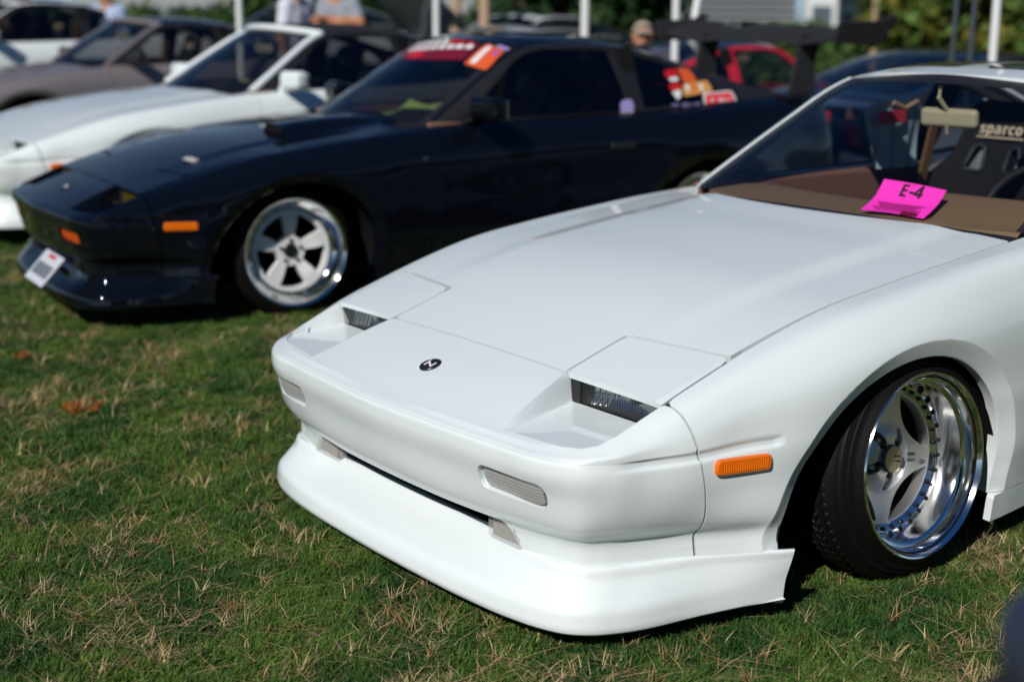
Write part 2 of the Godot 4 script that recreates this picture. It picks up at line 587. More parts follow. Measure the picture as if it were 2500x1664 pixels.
func build_skin() -> void:
	var zero := []
	for k in PLAN.size(): zero.append(0.0)
	var rows := []
	for t in [R0, R1, R2]:
		var r := []
		for p in t: r.append(V(p[0], p[1] if p[1] > 0 else H(p[0], p[2]), p[2]))
		rows.append(r)
	var y3 := []
	for k in PLAN.size(): y3.append(crease_y(PLAN[k][1]))
	rows.append(at_row(zero, 0.0, y3))
	rows.append(at_row(O4, -0.024, y3))
	rows.append(at_row(O5, 0.0, 0.35))
	var crease := at_row(O6, 0.0, Y6)
	var under := at_row(O6B, -0.019, Y6)
	var a6 := [[0.0, 0.016], [0.25, 0.024], [0.45, 0.047], [0.565, 0.066], [0.642, 0.094], [0.672, 0.146], [0.694, 0.200], [0.726, 0.295], [0.778, 0.45], [0.822, 0.60]]
	var b6 := [[0.0, 0.040], [0.25, 0.048], [0.446, 0.068], [0.556, 0.088], [0.624, 0.110], [0.651, 0.152], [0.671, 0.202], [0.704, 0.295], [0.763, 0.45], [0.826, 0.60]]
	for k in a6.size():
		crease[k] = V(a6[k][0], crease[k].y, a6[k][1])
		under[k] = V(b6[k][0], under[k].y, b6[k][1])
	rows.append(crease)
	rows.append(under)
	var y7 := []
	for k in PLAN.size(): y7.append(0.174 if k <= 9 else 0.078)
	var seam := at_row(O7, 0.0, y7)
	var a7 := [[0.0, 0.062], [0.25, 0.068], [0.445, 0.078], [0.556, 0.094], [0.620, 0.116], [0.647, 0.154], [0.668, 0.203], [0.702, 0.295], [0.764, 0.45], [0.838, 0.60]]
	for k in a7.size(): seam[k] = V(a7[k][0], seam[k].y, a7[k][1])
	rows.append(seam)
	var base: Array = rows[3]
	var knots := chord(base)
	var counts := []
	for k in PLAN.size() - 1:
		var step := 0.012 if k < 14 else 0.05
		if k >= 3 and k <= 6: step = 0.007
		counts.append(maxi(3, int(ceil((knots[k + 1] - knots[k]) / step))))
	var lines := []
	var ghost_base := base.duplicate()
	ghost_base.push_front(base[1] * Vector3(-1, 1, 1))
	var ghost_knots := chord(ghost_base)
	var ghost_counts := counts.duplicate()
	ghost_counts.push_front(1)
	for r in rows:
		var g: Array = r.duplicate()
		g.push_front(r[1] * Vector3(-1, 1, 1))
		lines.append(spline(g, ghost_knots, ghost_counts).slice(1))
	var total: int = lines[0].size()
	var corner: int = counts[0] + counts[1] + counts[2] + counts[3]
	var cowl := corner
	for k in range(4, 14): cowl += counts[k]
	var rc := [4, 8, 14, 6, 9, 10, 4, 16]
	var cols := []
	for j in total:
		var col := []
		for l in lines: col.append(l[j])
		cols.append(spline(col, chord(col), rc))
	var water := []
	for q in cols[0].size():
		var row := PackedVector3Array()
		for j in total: row.append(cols[j][q])
		water.append(row)
	# flared arch lips, and the groove along the crease
	for row in water:
		for j in row.size():
			var p: Vector3 = row[j]
			var s := -p.z
			var side := sm(0.55, 0.75, p.x)
			for centre in [0.94, 3.26]:
				var d := arch_d(s, p.y, centre)
				if d < 0.25 and side > 0:
					var out := 0.0
					out = 0.011 * (1.0 - sm(0.046, 0.25, d))
					p.x += out * side
			var cy := crease_y(s)
			var g := sm(cy - 0.022, cy - 0.015, p.y) * (1.0 - sm(cy - 0.001, cy + 0.001, p.y)) * sm(0.10, 0.2, s) * (1.0 - sm(0.520, 0.528, s))
			p.x -= 0.006 * g
			row[j] = p
	water_rows = water
	skin_side = grid(water, true)
	# bonnet and nose: fills between the two sides
	var edge: PackedVector3Array = lines[0]
	var nf := corner
	var ns := cowl - corner
	var top := []
	for a in ns + 1:
		var u := float(a) / ns
		var row := PackedVector3Array()
		var e := edge[corner + a]
		for b in range(-nf, nf + 1):
			var f := edge[absi(b)]
			var sg := signf(b)
			var w := absf(float(b)) / nf
			var fx := f.x * sg
			var px: float
			var ps: float
			if absi(b) == nf:
				px = e.x * sg
				ps = -e.z
			elif a == 0:
				px = fx
				ps = -f.z
			else:
				var back_s := 1.46 + 0.26 * w * w
				var bx := edge[cowl].x * (f.x / edge[corner].x) * sg
				var v := f.x / edge[corner].x
				px = lerpf(fx, bx, u) + (e.x - lerpf(edge[corner].x, edge[cowl].x, u)) * v * sg
				ps = lerpf(-f.z, back_s, u) + v * (-e.z - lerpf(-edge[corner].z, -edge[cowl].z, u))
			row.append(V(px, H(px, ps), ps))
		top.append(row)
	skin_top = grid(top)
	var all := join([skin_top, skin_side, mirror(skin_side)])
	normals(all)
	var nt := skin_top.v.size()
	var ms := skin_side.v.size()
	skin_top.n = all.n.slice(0, nt)
	skin_side.n = all.n.slice(nt, nt + ms)

var parts := []      # [part name, material key, mesh, transform, sub-parts]
func part(called: String, key: String, k, t := Transform3D.IDENTITY, subs := []) -> void:
	parts.append([called, key, bake(k) if k is Sk else k, t, subs])

func both(called: String, key: String, k: Sk) -> void:
	part(called, key, k)
	part(called, key, mirror(k))

func build_panels() -> void:
	scoop = PackedVector2Array([Vector2(0.370, 0.2745), Vector2(0.418, 0.042), Vector2(0.47, 0.051), Vector2(0.55, 0.061), Vector2(0.605, 0.071), Vector2(0.646, 0.09), Vector2(0.667, 0.117), Vector2(0.677, 0.16), Vector2(0.680, 0.205), Vector2(0.684, 0.2865)])
	door_line = rounded([Vector2(0.369, 0.270), Vector2(0.684, 0.279), Vector2(0.675, 0.502), Vector2(0.369, 0.456)], [0.006, 0.008, 0.028, 0.03])
	var hood_line := PackedVector2Array([Vector2(-0.367, 0.2705), Vector2(0.367, 0.2705)])
	var right := [Vector2(0.367, 0.461), Vector2(0.665, 0.5055)]
	for s in [0.52, 0.6, 0.7, 0.8, 1.0, 1.2, 1.4, 1.53]: right.append(Vector2(table(GX, s), s))
	for j in 9: right.append(Vector2(0.652 - 0.01 * j * 0.5, 1.56 + 0.03 * j / 8.0) if j < 3 else Vector2(0.642 * (1.0 - (j - 2) / 7.0), 1.490 + 0.10 * pow(1.0 - (j - 2) / 7.0, 2)))
	for q in right: hood_line.append(q)
	right.reverse()
	for q in right: hood_line.append(Vector2(-q.x, q.y))
	var top := join([skin_top, skin_side])
	var left_top := inside(top, V(0, 0.3, 1.8), V(2, 2, -1))
	left_top = clip(left_top, func(p): return p.x + 0.0005)
	part("bonnet", "paint", skirt(clip(inside(skin_top, V(-2, 0, 1.8), V(2, 2, 0.25)), func(p): return poly_d(hood_line, Vector2(p.x, -p.z)) - 0.0028), 0.02))
	var front := clip(inside(join([skin_top, skin_side, mirror(skin_side)]), V(-2, 0, 0.6), V(2, 2, -1)), func(p): return 0.37 + p.z)
	both("headlight_door", "paint", skirt(clip(inside(left_top, V(0.3, 0, 0.6), V(0.8, 2, 0.2)), func(p): return poly_d(door_line, Vector2(p.x, -p.z)) - 0.0028), 0.014))
	part("nose_panel", "paint", skirt(clip(front, func(p):
		var a := Vector2(absf(p.x), -p.z)
		return minf(minf(p.y - crease_y(a.y) - 0.0002, gap_s(p.y) - 0.0025 - a.y), minf(minf(-poly_d(scoop, a), -poly_d(door_line, a) - 0.0015), 0.2675 - a.y if a.x < 0.368 else 1.0))), 0.066))
	var lamp_hole := rounded([Vector2(0.394, 0.3225), Vector2(0.596, 0.3175), Vector2(0.596, 0.3755), Vector2(0.394, 0.3805)], [0.024])
	part("front_bumper", "paint", skirt(clip(front, func(p):
		var a := absf(p.x)
		var low := 0.239 - 0.075 * sm(0.40, 0.478, a) if -p.z < 0.2 and a < 0.5 else 0.0
		return minf(minf(crease_y(-p.z) - 0.0002 - p.y, gap_s(p.y) - 0.0025 + p.z), minf(p.y - low, -poly_d(lamp_hole, Vector2(a, p.y)) if -p.z < 0.15 else 1.0))), 0.02))
	var outer := [[0.042, 0.4185], [0.051, 0.47], [0.061, 0.55], [0.071, 0.605], [0.09, 0.646], [0.117, 0.667], [0.16, 0.677], [0.205, 0.680], [0.2865, 0.684]]
	var fr := []
	for q in 71:
		var s := lerpf(0.042, 0.2865, pow(q / 70.0, 1.4))
		var xi := lerpf(0.418, 0.370, (s - 0.042) / 0.2325) - 0.001
		var xo := xi + 0.0015
		for k in outer.size() - 1:
			if s >= outer[k][0] and s <= outer[k + 1][0]: xo = maxf(xo, lerpf(outer[k][1], outer[k + 1][1], (s - outer[k][0]) / (outer[k + 1][0] - outer[k][0])) + 0.001)
		var row := PackedVector3Array()
		for j in 61:
			var x := lerpf(xi, xo, pow(j / 60.0, 1.8))
			var top_y := H(minf(x, 0.66), s) + 0.0005 - 0.004 * sm(0.645, 0.66, x)
			var wall := lerpf(0.9, 7.0, pow(clampf((s - 0.05) / 0.22, 0, 1), 1.5)) * maxf(x - xi - 0.001, 0.0)
			var low := 0.4515 + 0.082 * (s - 0.042)
			row.append(V(x, minf(top_y, soft_max(low, top_y - wall, 0.012)), s))
		fr.append(row)
	var floor_ := normals(grid(fr))
	both("headlight_recess", "paint", floor_)
	# headlight in its slot
	var pane := rounded([Vector2(0.405, 0.468), Vector2(0.672, 0.470), Vector2(0.672, 0.536), Vector2(0.405, 0.532)], [0.006])
	var glass_k := ribbed(pane, 0.0085, 0.0005)
	both("headlight", "lens", moved(glass_k, Transform3D(Basis(), V(0, 0, 0.292))))
	var bowl := []
	for q in 21:
		var row := PackedVector3Array()
		for w in 129:
			var x := lerpf(0.405, 0.675, w / 128.0)
			var y := lerpf(0.460, 0.540, q / 20.0)
			var flute := 0.0022 * absf(sin(w * PI / 6.4)) * sm(0.06, 0.10, absf(x - 0.54))
			row.append(V(x, y, 0.362 - 1.9 * pow(x - 0.54, 2) - 9.0 * pow(y - 0.50, 2) - flute))
		bowl.append(row)
	both("headlight_reflector", "reflector", normals(grid(bowl)))
	both("lamp_bulb", "bulb_cap", moved(creased(lathe([[0.0, 0.03], [0.008, 0.028], [0.010, 0.02], [0.010, 0.0]], 16)), Transform3D(Basis(Vector3.UP, -PI / 2), V(0.54, 0.50, 0.355))))
	var frame := join([moved(box(Vector3(0.036, 0.075, 0.10), 0.006), Transform3D(Basis(), V(0.386, 0.4985, 0.335))), moved(box(Vector3(0.30, 0.006, 0.10), 0.002), Transform3D(Basis(), V(0.53, 0.4635, 0.34))), moved(box(Vector3(0.30, 0.006, 0.014), 0.002), Transform3D(Basis(), V(0.53, 0.528, 0.300)))])
	both("headlight_frame", "trim", frame)
	both("lamp_bucket", "dark", moved(box(Vector3(0.34, 0.09, 0.01), 0.003), Transform3D(Basis(), V(0.53, 0.495, 0.40))))
	# bumper lamps: a clear grid lens in a rounded recess
	var lens_line := rounded([Vector2(0.401, 0.3285), Vector2(0.589, 0.3235), Vector2(0.589, 0.3695), Vector2(0.401, 0.3745)], [0.02])
	var bb := clip(inside(skin_side, V(0.3, 0.25, 0.2), V(0.7, 0.45, -1)), func(p): return poly_d(lamp_hole, Vector2(p.x, p.y)) + 0.001)
	both("bumper_lamp", "lamp_lens", normals(fine(lens_line, lamp_hole, 0.0076)))
	for j in bb.v.size(): bb.v[j] -= bb.n[j] * 0.0155
	both("lamp_recess", "paint", bb)
	# fog lamps beside the air slot
	var fog := rounded([Vector2(0.343, 0.179), Vector2(0.466, 0.180), Vector2(0.458, 0.20), Vector2(0.437, 0.227), Vector2(0.40, 0.2385), Vector2(0.342, 0.238)], [0.006, 0.004, 0.01, 0.012, 0.006, 0.004])
	both("fog_lamp", "fog_lens", moved(ribbed(fog, 0.0115, 0.0014), Transform3D(Basis(), V(0, 0, 0.072))))
	both("fog_lamp_housing", "fog_back", moved(prism(fog, 0.05), Transform3D(Basis(), V(0, 0, 0.0845))))
	part("intake_duct", "duct", moved(box(Vector3(0.70, 0.005, 0.30), 0.002), Transform3D(Basis(Vector3.RIGHT, 0.10), V(0, 0.155, 0.27))))
	part("intake_duct", "duct", moved(box(Vector3(0.70, 0.005, 0.30), 0.002), Transform3D(Basis(Vector3.RIGHT, -0.05), V(0, 0.262, 0.24))))
	both("intake_duct", "duct", moved(box(Vector3(0.005, 0.13, 0.32), 0.002), Transform3D(Basis(), V(0.352, 0.205, 0.26))))
	part("radiator", "duct", moved(box(Vector3(0.70, 0.13, 0.02), 0.004), Transform3D(Basis(), V(0, 0.205, 0.42))))
	part("slot_bar", "bar", tube([V(-0.34, 0.186, 0.104), V(-0.2, 0.187, 0.103), V(0, 0.187, 0.102), V(0.2, 0.187, 0.103), V(0.34, 0.186, 0.104)], [0.006], 8))
	# wings, doors, rear
	both("front_wing", "paint", skirt(clip(inside(clip(join([skin_top, skin_side]), func(p): return p.x - 0.6), V(0, 0, 1.9), V(2, 2, 0.2)), func(p):
		var s: float = -p.z
		return minf(minf(minf(s - gap_s(p.y) - 0.0025, DOOR_GAP - s), p.y - 0.153 if s > 0.9 else 1.0), minf(p.x - table(GX, s) - 0.003, arch_d(s, p.y, 0.94) - 0.046))), 0.022))
	both("arch_lip", "paint", arch_lip(0.94, 0.176))
	both("arch_lip", "paint", arch_lip(3.26, 0.155))
	var rear_half := inside(skin_side, V(0, 0, 5), V(2, 2, 1.6))
	both("door", "paint", skirt(clip(rear_half, func(p): return minf(minf(-p.z - DOOR_GAP - 0.004, 2.86 + p.z), p.y - 0.154)), 0.02))
	both("side_skirt", "paint", skirt(clip(inside(skin_side, V(0, -1, 5), V(2, 0.3, 1.2)), func(p): return minf(minf(minf(arch_d(-p.z, p.y, 0.94), -p.z - 0.94), minf(arch_d(-p.z, p.y, 3.26), 3.26 + p.z)), 0.15 - p.y)), 0.02))
	both("rear_wing", "paint", skirt(clip(rear_half, func(p): return minf(minf(minf(-p.z - 2.864, 4.05 + p.z), p.y - 0.153 if -p.z < 3.2 else 1.0), arch_d(-p.z, p.y, 3.26) - 0.046)), 0.02))
	var tail := clip(rear_half, func(p): return -p.z - 4.054)
	part("rear_bumper", "paint", skirt(clip(join([tail, mirror(tail)]), func(p): return 0.5 - p.y), 0.02))
	part("tail_panel", "paint", skirt(clip(join([tail, mirror(tail)]), func(p): return minf(p.y - 0.503, minf(0.80 - p.y, 1e9) if absf(p.x) < 0.62 and -p.z > 4.2 and p.y > 0.60 else 1.0)), 0.02))
	for x in [-0.4, 0.4]: part("tail_light", "red_lens", moved(box(Vector3(0.42, 0.14, 0.02), 0.01), Transform3D(Basis(), V(x, 0.70, 4.30))))
	var deck := []
	for q in 5:
		var row := PackedVector3Array()
		for w in 13:
			var x := lerpf(-1, 1, w / 12.0)
			row.append(V(x * lerpf(0.62, 0.60, q / 4.0), lerpf(0.895, 0.868, q / 4.0) - 0.02 * x * x, lerpf(3.93, 4.2 - 0.10 * x * x, q / 4.0)))
		deck.append(row)
	part("rear_deck", "paint", normals(grid(deck)))
	# front spoiler
	var T := [[0, 0.184, 0.098], [0.17, 0.184, 0.098], [0.36, 0.183, 0.092], [0.5, 0.181, 0.080], [0.592, 0.181, 0.092], [0.630, 0.181, 0.114], [0.658, 0.181, 0.155], [0.684, 0.181, 0.225], [0.746, 0.184, 0.40], [0.833, 0.185, 0.562]]
	var B := [[0, 0.06, -0.03], [0.17, 0.06, -0.027], [0.36, 0.06, -0.018], [0.5, 0.06, 0.0], [0.594, 0.06, 0.024], [0.652, 0.06, 0.052], [0.690, 0.06, 0.094], [0.716, 0.06, 0.15], [0.763, 0.065, 0.364], [0.815, 0.075, 0.553]]
	var sp := []
	for e in [[0.0, 0.006, 0.0], [0.0, 0.0, 0.0], [0.20, 0.0, 0.20], [0.60, 0.0, 0.46], [0.92, 0.0, 0.68], [0.985, 0.0, 0.86], [1.0, 0.0, 1.0], [0.96, 0.0, 1.07], [0.6, 0.0, 1.10]]:
		var r := []
		for k in T.size():
			var back := sm(0.3, 0.55, T[k][2]) * 0.3
			var wh: float = lerpf(e[0], e[2], back)
			var y: float = lerpf(T[k][1], B[k][1], e[2])
			r.append(V(lerpf(T[k][0], B[k][0], wh) - e[1], y, lerpf(T[k][2], B[k][2], wh) + e[1]))
		sp.append(smooth_line(r, 12))
	var spl := []
	for j in sp[0].size():
		var col := []
		for r in sp: col.append(r[j])
		spl.append(smooth_line(col, 5))
	var sw := []
	for q in spl[0].size():
		var row := PackedVector3Array()
		for j in range(spl.size() - 1, 0, -1): row.append(Vector3(-spl[j][q].x, spl[j][q].y, spl[j][q].z))
		for j in spl.size(): row.append(spl[j][q])
		sw.append(row)
	part("front_spoiler", "paint", skirt(normals(grid(sw, true)), 0.02))
	# amber side marker
	var mk := rounded([Vector2(-0.073, -0.0185), Vector2(0.073, -0.0185), Vector2(0.073, 0.0185), Vector2(-0.073, 0.0185)], [0.014])
	var mx0 := side_x(0.352, 0.40)
	var mx1 := side_x(0.492, 0.40)
	var turn := Basis(Vector3.UP, PI / 2 - atan2(mx1 - mx0, 0.14)) * Basis(Vector3.BACK, -0.02)
	var mt := Transform3D(turn, V(side_x(0.422, 0.40) + 0.0115, 0.4005, 0.422))
	both("side_marker", "amber", moved(prism(mk, 0.020, 0.004), mt))
	var mk2 := rounded([Vector2(-0.061, -0.0105), Vector2(0.061, -0.0105), Vector2(0.061, 0.0105), Vector2(-0.061, 0.0105)], [0.005])
	both("marker_facets", "amber", moved(ribbed(mk2, 0.006, 0.0012), mt.translated_local(Vector3(0, 0, 0.0008))))
	# round badge
	var on := Transform3D(Basis(Vector3.RIGHT, Vector3(0, 0.31, -0.951).normalized(), Vector3(0, 0.951, 0.31).normalized()), V(0, H(0, 0.143) - 0.0005, 0.143))
	var ring := lathe([[0.0285, 0.0], [0.0285, 0.003], [0.027, 0.0045], [0.0245, 0.0045], [0.0235, 0.003]], 48)
	var face := lathe([[0.0238, 0.0032], [0.0, 0.0036]], 48)
	var zt := TextMesh.new()
	zt.text = "Z"
	zt.font = font_bold
	zt.font_size = 32
	zt.pixel_size = 0.0013
	zt.depth = 0.002
	var rx := Transform3D(Basis(Vector3.UP, -PI / 2), Vector3.ZERO)
	part("badge", "trim", moved(creased(face), on * rx), Transform3D.IDENTITY, [["badge_ring", "badge_ring", bake(moved(creased(ring), on * rx)), Transform3D.IDENTITY], ["badge_letter", "badge_white", zt, Transform3D(Basis(on.basis.y, -on.basis.x, on.basis.z), on.origin).translated_local(Vector3(0, 0, 0.0042))]])
	# floor pan and wheel housings
	part("underbody", "dark", join([moved(box(Vector3(1.1, 0.03, 3.7), 0.01), Transform3D(Basis(), V(0, 0.15, 2.1))), moved(box(Vector3(1.45, 0.03, 1.5), 0.01), Transform3D(Basis(), V(0, 0.152, 2.12))), moved(box(Vector3(1.3, 0.03, 0.36), 0.01), Transform3D(Basis(), V(0, 0.16, 0.36)))]))
	for c in [1.0, 3.32]:
		var arcs := []
		for q in 2:
			var row := PackedVector3Array()
			for w in 25:
				var a := PI * w / 24.0
				row.append(V(0.50 + 0.30 * q, 0.16 + 0.41 * sin(a) * (1.0 if q else 1.06), c - 0.05 - 0.415 * cos(a)))
			arcs.append(row)
		var inner := PackedVector3Array()
		for w in 25: inner.append(V(0.5, 0.16, c - 0.05 - 0.415 * cos(PI * w / 24.0)))
		both("wheel_housing", "dark", join([normals(grid(arcs, true)), normals(grid([inner, arcs[0]], true))]))

func ribbed(poly: PackedVector2Array, pitch: float, depth: float) -> Sk:   # a lens with upright ribs; polygon in xy, facing +z
	var lo := Vector2(1e9, 1e9)
	var hi := -lo
	for q in poly:
		lo = lo.min(q)
		hi = hi.max(q)
	var nx := int((hi.x - lo.x) / pitch * 6) + 2
	var rows := []
	for a in 13:
		var row := PackedVector3Array()
		for b in nx + 1:
			var x := lerpf(lo.x, hi.x, float(b) / nx)
			row.append(Vector3(x, lerpf(lo.y, hi.y, a / 12.0), depth * cos(x * TAU / pitch)))
		rows.append(row)
	return clip(normals(grid(rows)), func(p): return poly_d(poly, Vector2(p.x, p.y)))

func fine(lens: PackedVector2Array, _hole: PackedVector2Array, pitch: float) -> Sk:   # bumper lens with small square facets, laid on the bumper's curve
	var rows := []
	var nx := 150
	var ny := 40
	for a in ny + 1:
		var row := PackedVector3Array()
		for b in nx + 1:
			var x := lerpf(0.398, 0.597, float(b) / nx)
			var y := lerpf(0.324, 0.382, float(a) / ny)
			var bump := absf(sin(x * PI / pitch)) + absf(sin(y * PI / pitch))
			row.append(V(x, y, bumper_s(x, y) + 0.010 - 0.0013 * bump))
		rows.append(row)
	return clip(normals(grid(rows)), func(p): return poly_d(lens, Vector2(p.x, p.y)))

func bumper_s(x: float, y: float) -> float:
	var s := table([[0.25, -0.010], [0.46, 0.006], [0.59, 0.022], [0.62, 0.034]], x)
	return s + table([[0.25, 0.042], [0.35, 0.008], [0.41, -0.005]], y)
# ---------------------------------------------------------------- glasshouse
const EDGE := [[1.69, 0.668, 0.778], [1.85, 0.632, 0.880], [2.05, 0.580, 1.008], [2.20, 0.543, 1.098], [2.29, 0.527, 1.133], [2.42, 0.520, 1.150], [2.65, 0.517, 1.153], [2.85, 0.520, 1.140], [3.05, 0.525, 1.105], [3.35, 0.545, 1.020], [3.70, 0.580, 0.930], [3.95, 0.61, 0.88]]
const EDGE_S := [1.69, 1.85, 2.05, 2.20, 2.29, 2.42, 2.65, 2.85, 3.05, 3.35, 3.70, 3.95]
var side_skin: Sk
var screen_skin: Sk
var edge_x := []
var edge_y := []

func E3(s: float) -> Vector3: return V(table(edge_x, s), table(edge_y, s), s)

func build_glasshouse() -> void:
	for e in EDGE:
		edge_x.append([e[0], e[1]])
		edge_y.append([e[0], e[2]])
	var belt_y := [[1.69, 0.776], [2.4, 0.803], [3.0, 0.818], [3.4, 0.845], [3.95, 0.872]]
	var belt_x := [[1.69, 0.668], [2.0, 0.690], [2.4, 0.700], [3.0, 0.70], [3.4, 0.69], [3.95, 0.66]]
	# side: from the belt line up to the roof edge
	var rows := []
	for q in 15:
		var row := PackedVector3Array()
		var t := 1.0 - q / 14.0
		for j in 120:
			var s := lerpf(1.69, 3.95, j / 119.0)
			var b := V(table(belt_x, s), table(belt_y, s), s)
			var e := E3(s)
			var p := b.lerp(e, t)
			p.x += 0.02 * sin(PI * t) * clampf((e.y - b.y) * 4.0, 0, 1)
			row.append(p)
		rows.append(row)
	var side := normals(grid(rows, true))
	side_skin = side
	var win := rounded([Vector2(1.86, 0.800), Vector2(2.30, 0.806), Vector2(2.83, 0.818), Vector2(2.80, 1.122), Vector2(2.42, 1.128), Vector2(2.30, 1.108), Vector2(2.22, 1.072)], [0.015, 0.0, 0.015, 0.03, 0.0, 0.03, 0.0])
	var quarter := rounded([Vector2(2.93, 0.826), Vector2(3.52, 0.875), Vector2(3.34, 0.985), Vector2(3.08, 1.065), Vector2(2.92, 1.10)], [0.015, 0.04, 0.0, 0.0, 0.02])
	var frame_w := func(p):
		var q := Vector2(-p.z, p.y)
		return -maxf(poly_d(win, q), poly_d(quarter, q))
	both("window_frame", "trim_side", skirt(clip(side, func(p): return minf(frame_w.call(p), 0.028 - (E3(-p.z).y - p.y) if -p.z < 2.2 and -p.z > 9.0 else 1.0)), 0.012))
	var g1 := clip(side, func(p): return poly_d(win, Vector2(-p.z, p.y)))
	var g2 := clip(side, func(p): return poly_d(quarter, Vector2(-p.z, p.y)))
	for g in [g1, g2]:
		for j in g.v.size(): g.v[j] -= g.n[j] * 0.006
	both("side_window", "tint", g1)
	both("quarter_window", "tint", g2)
	# windscreen: left pillar to right pillar, bowed
	var ws := []
	for q in 41:
		var u := q / 40.0
		var s := lerpf(1.69, 2.29, u)
		var e := E3(s)
		var cs := lerpf(1.515, 2.115, u)
		var cy := lerpf(0.792, 1.172, u) + 0.012 * sin(PI * u)
		var row := PackedVector3Array()
		for j in 61:
			var w := lerpf(-1, 1, j / 60.0)
			var k := 1.0 - w * w
			row.append(V(e.x * w, lerpf(e.y, cy, k), lerpf(s, cs, k)))
		ws.append(row)
	var screen := normals(grid(ws))
	screen_skin = screen
	var edge_d := func(p: Vector3):                   # distance in from the pillars
		var s: float = clampf(-p.z, 1.69, 2.29)
		var y0: float = p.y
		var a := 1.69
		for z in 8:
			var e := E3(a)
			a = clampf(a + (y0 - 0.02 - e.y) / 0.62, 1.69, 2.29)
		return E3(a).x - absf(p.x)
	var band := func(p: Vector3): return edge_d.call(p)
	part("windscreen", "glass", clip(screen, func(p): return minf(band.call(p) - 0.066, ws_v(p, 0.93))))
	part("windscreen_border", "trim", clip(screen, func(p): return minf(band.call(p) - 0.024, maxf(0.066 - band.call(p), -ws_v(p, 0.93)))))
	var pillar := clip(screen, func(p): return minf(0.024 - band.call(p), p.x))
	var raised := pillar
	for j in raised.v.size(): raised.v[j] += raised.n[j] * 0.006
	both("windscreen_pillar", "paint", skirt(raised, 0.02))
	# roof and hatch
	var rf := []
	var nr := 60
	for q in nr + 1:
		var u := q / float(nr)
		var s := lerpf(2.29, 3.95, u)
		var e := E3(s)
		var c_s := s + lerpf(-0.175, 0.0, sm(0, 0.35, u))
		var cy := table([[2.1, 1.172], [2.3, 1.196], [2.5, 1.203], [2.75, 1.198], [3.0, 1.17], [3.3, 1.095], [3.65, 0.98], [3.95, 0.895]], c_s)
		var row := PackedVector3Array()
		for j in 49:
			var w := lerpf(-1, 1, j / 48.0)
			var k := 1.0 - pow(absf(w), 2.6)
			row.append(V(e.x * w, lerpf(e.y, cy, k), lerpf(s, c_s, k)))
		rf.append(row)
	var roof := normals(join([grid(rf)]))
	var pane_l := rounded([Vector2(0.045, 2.235), Vector2(0.455, 2.33), Vector2(0.455, 2.78), Vector2(0.045, 2.78)], [0.04])
	var hatch := rounded([Vector2(-0.47, 2.99), Vector2(0.47, 2.99), Vector2(0.53, 3.80), Vector2(-0.53, 3.80)], [0.05])
	part("roof", "roof", skirt(clip(roof, func(p):
		var a := Vector2(absf(p.x), -p.z)
		return minf(minf(-poly_d(pane_l, a), -poly_d(hatch, Vector2(p.x, -p.z))), 3.9 + p.z)), 0.012))
	var pl := clip(roof, func(p): return poly_d(pane_l, Vector2(p.x, -p.z)) - 0.003)
	for j in pl.v.size(): pl.v[j] += pl.n[j] * 0.004
	both("roof_panel", "roof_glass", skirt(pl, 0.012))
	part("hatch_glass", "tint", clip(roof, func(p): return poly_d(hatch, Vector2(p.x, -p.z)) - 0.001))
	part("roof_lining", "dark", clip(moved(roof, Transform3D(Basis(), Vector3(0, -0.03, 0))), func(p): return minf(minf(2.95 + p.z, 0.5 - absf(p.x)), -poly_d(pane_l, Vector2(absf(p.x), -p.z)))))
	# scuttle between bonnet and screen, with two wipers
	var cow := []
	for q in 5:
		var row := PackedVector3Array()
		for j in 41:
			var w := lerpf(-1, 1, j / 40.0)
			row.append(V(w * 0.675, lerpf(0.752, 0.785, 1.0 - w * w) - 0.008 + 0.012 * q / 4.0, lerpf(1.40 + 0.15 * w * w, 1.53 + 0.18 * w * w, q / 4.0)))
		cow.append(row)
	part("scuttle", "trim", normals(grid(cow)))
	for w in [[-0.08, -0.56], [0.50, 0.02]]:
		var path := []
		for j in 9:
			var x := lerpf(w[0], w[1], j / 8.0)
			path.append(V(x, 0.774 - 0.045 * pow(x / 0.66, 2) + 0.004 * j / 8.0, 1.500 + 0.17 * pow(x / 0.66, 2) + 0.006 * j / 8.0))
		part("wiper", "trim", tube(path, [0.006], 6))
	# inside: dashboard, seats, mirror, wheel, door cards
	var dash := []
	for q in 9:
		var row := PackedVector3Array()
		var prof := [[0.0, -0.03], [0.02, 0.0], [0.12, 0.004], [0.24, 0.006], [0.36, 0.0], [0.44, -0.01], [0.475, -0.03], [0.485, -0.09], [0.48, -0.25]]
		for j in 61:
			var w := lerpf(-1, 1, j / 60.0)
			var x := w * 0.645
			var hump := 0.055 * sm(0.10, 0.19, x) * sm(0.60, 0.54, x) * sm(0.10, 0.2, prof[q][0])
			row.append(V(x, 0.772 + prof[q][1] + hump, 1.545 + 0.16 * w * w + prof[q][0] * (1.0 - 0.22 * w * w)))
		dash.append(row)
	part("dashboard", "dash", creased(grid(dash), 0.6), Transform3D.IDENTITY, [["vent", "trim", bake(moved(box(Vector3(0.24, 0.008, 0.022), 0.003), Transform3D(Basis(Vector3.UP, 0.08), V(0.28, 0.782, 1.935)))), Transform3D.IDENTITY]])
	part("cabin_floor", "dark", moved(box(Vector3(1.36, 0.04, 2.0), 0.01), Transform3D(Basis(), V(0, 0.26, 2.85))))
	part("firewall", "dark", moved(box(Vector3(1.36, 0.55, 0.03), 0.01), Transform3D(Basis(), V(0, 0.47, 2.0))))
	both("door_card", "dash_side", moved(box(Vector3(0.05, 0.52, 1.20), 0.02), Transform3D(Basis(), V(0.66, 0.535, 2.28))))
	both("seat_belt", "belt", moved(box(Vector3(0.012, 0.30, 0.048), 0.003), Transform3D(Basis(Vector3.BACK, 0.12) * Basis(Vector3.RIGHT, -0.1), V(0.555, 0.83, 2.80))))
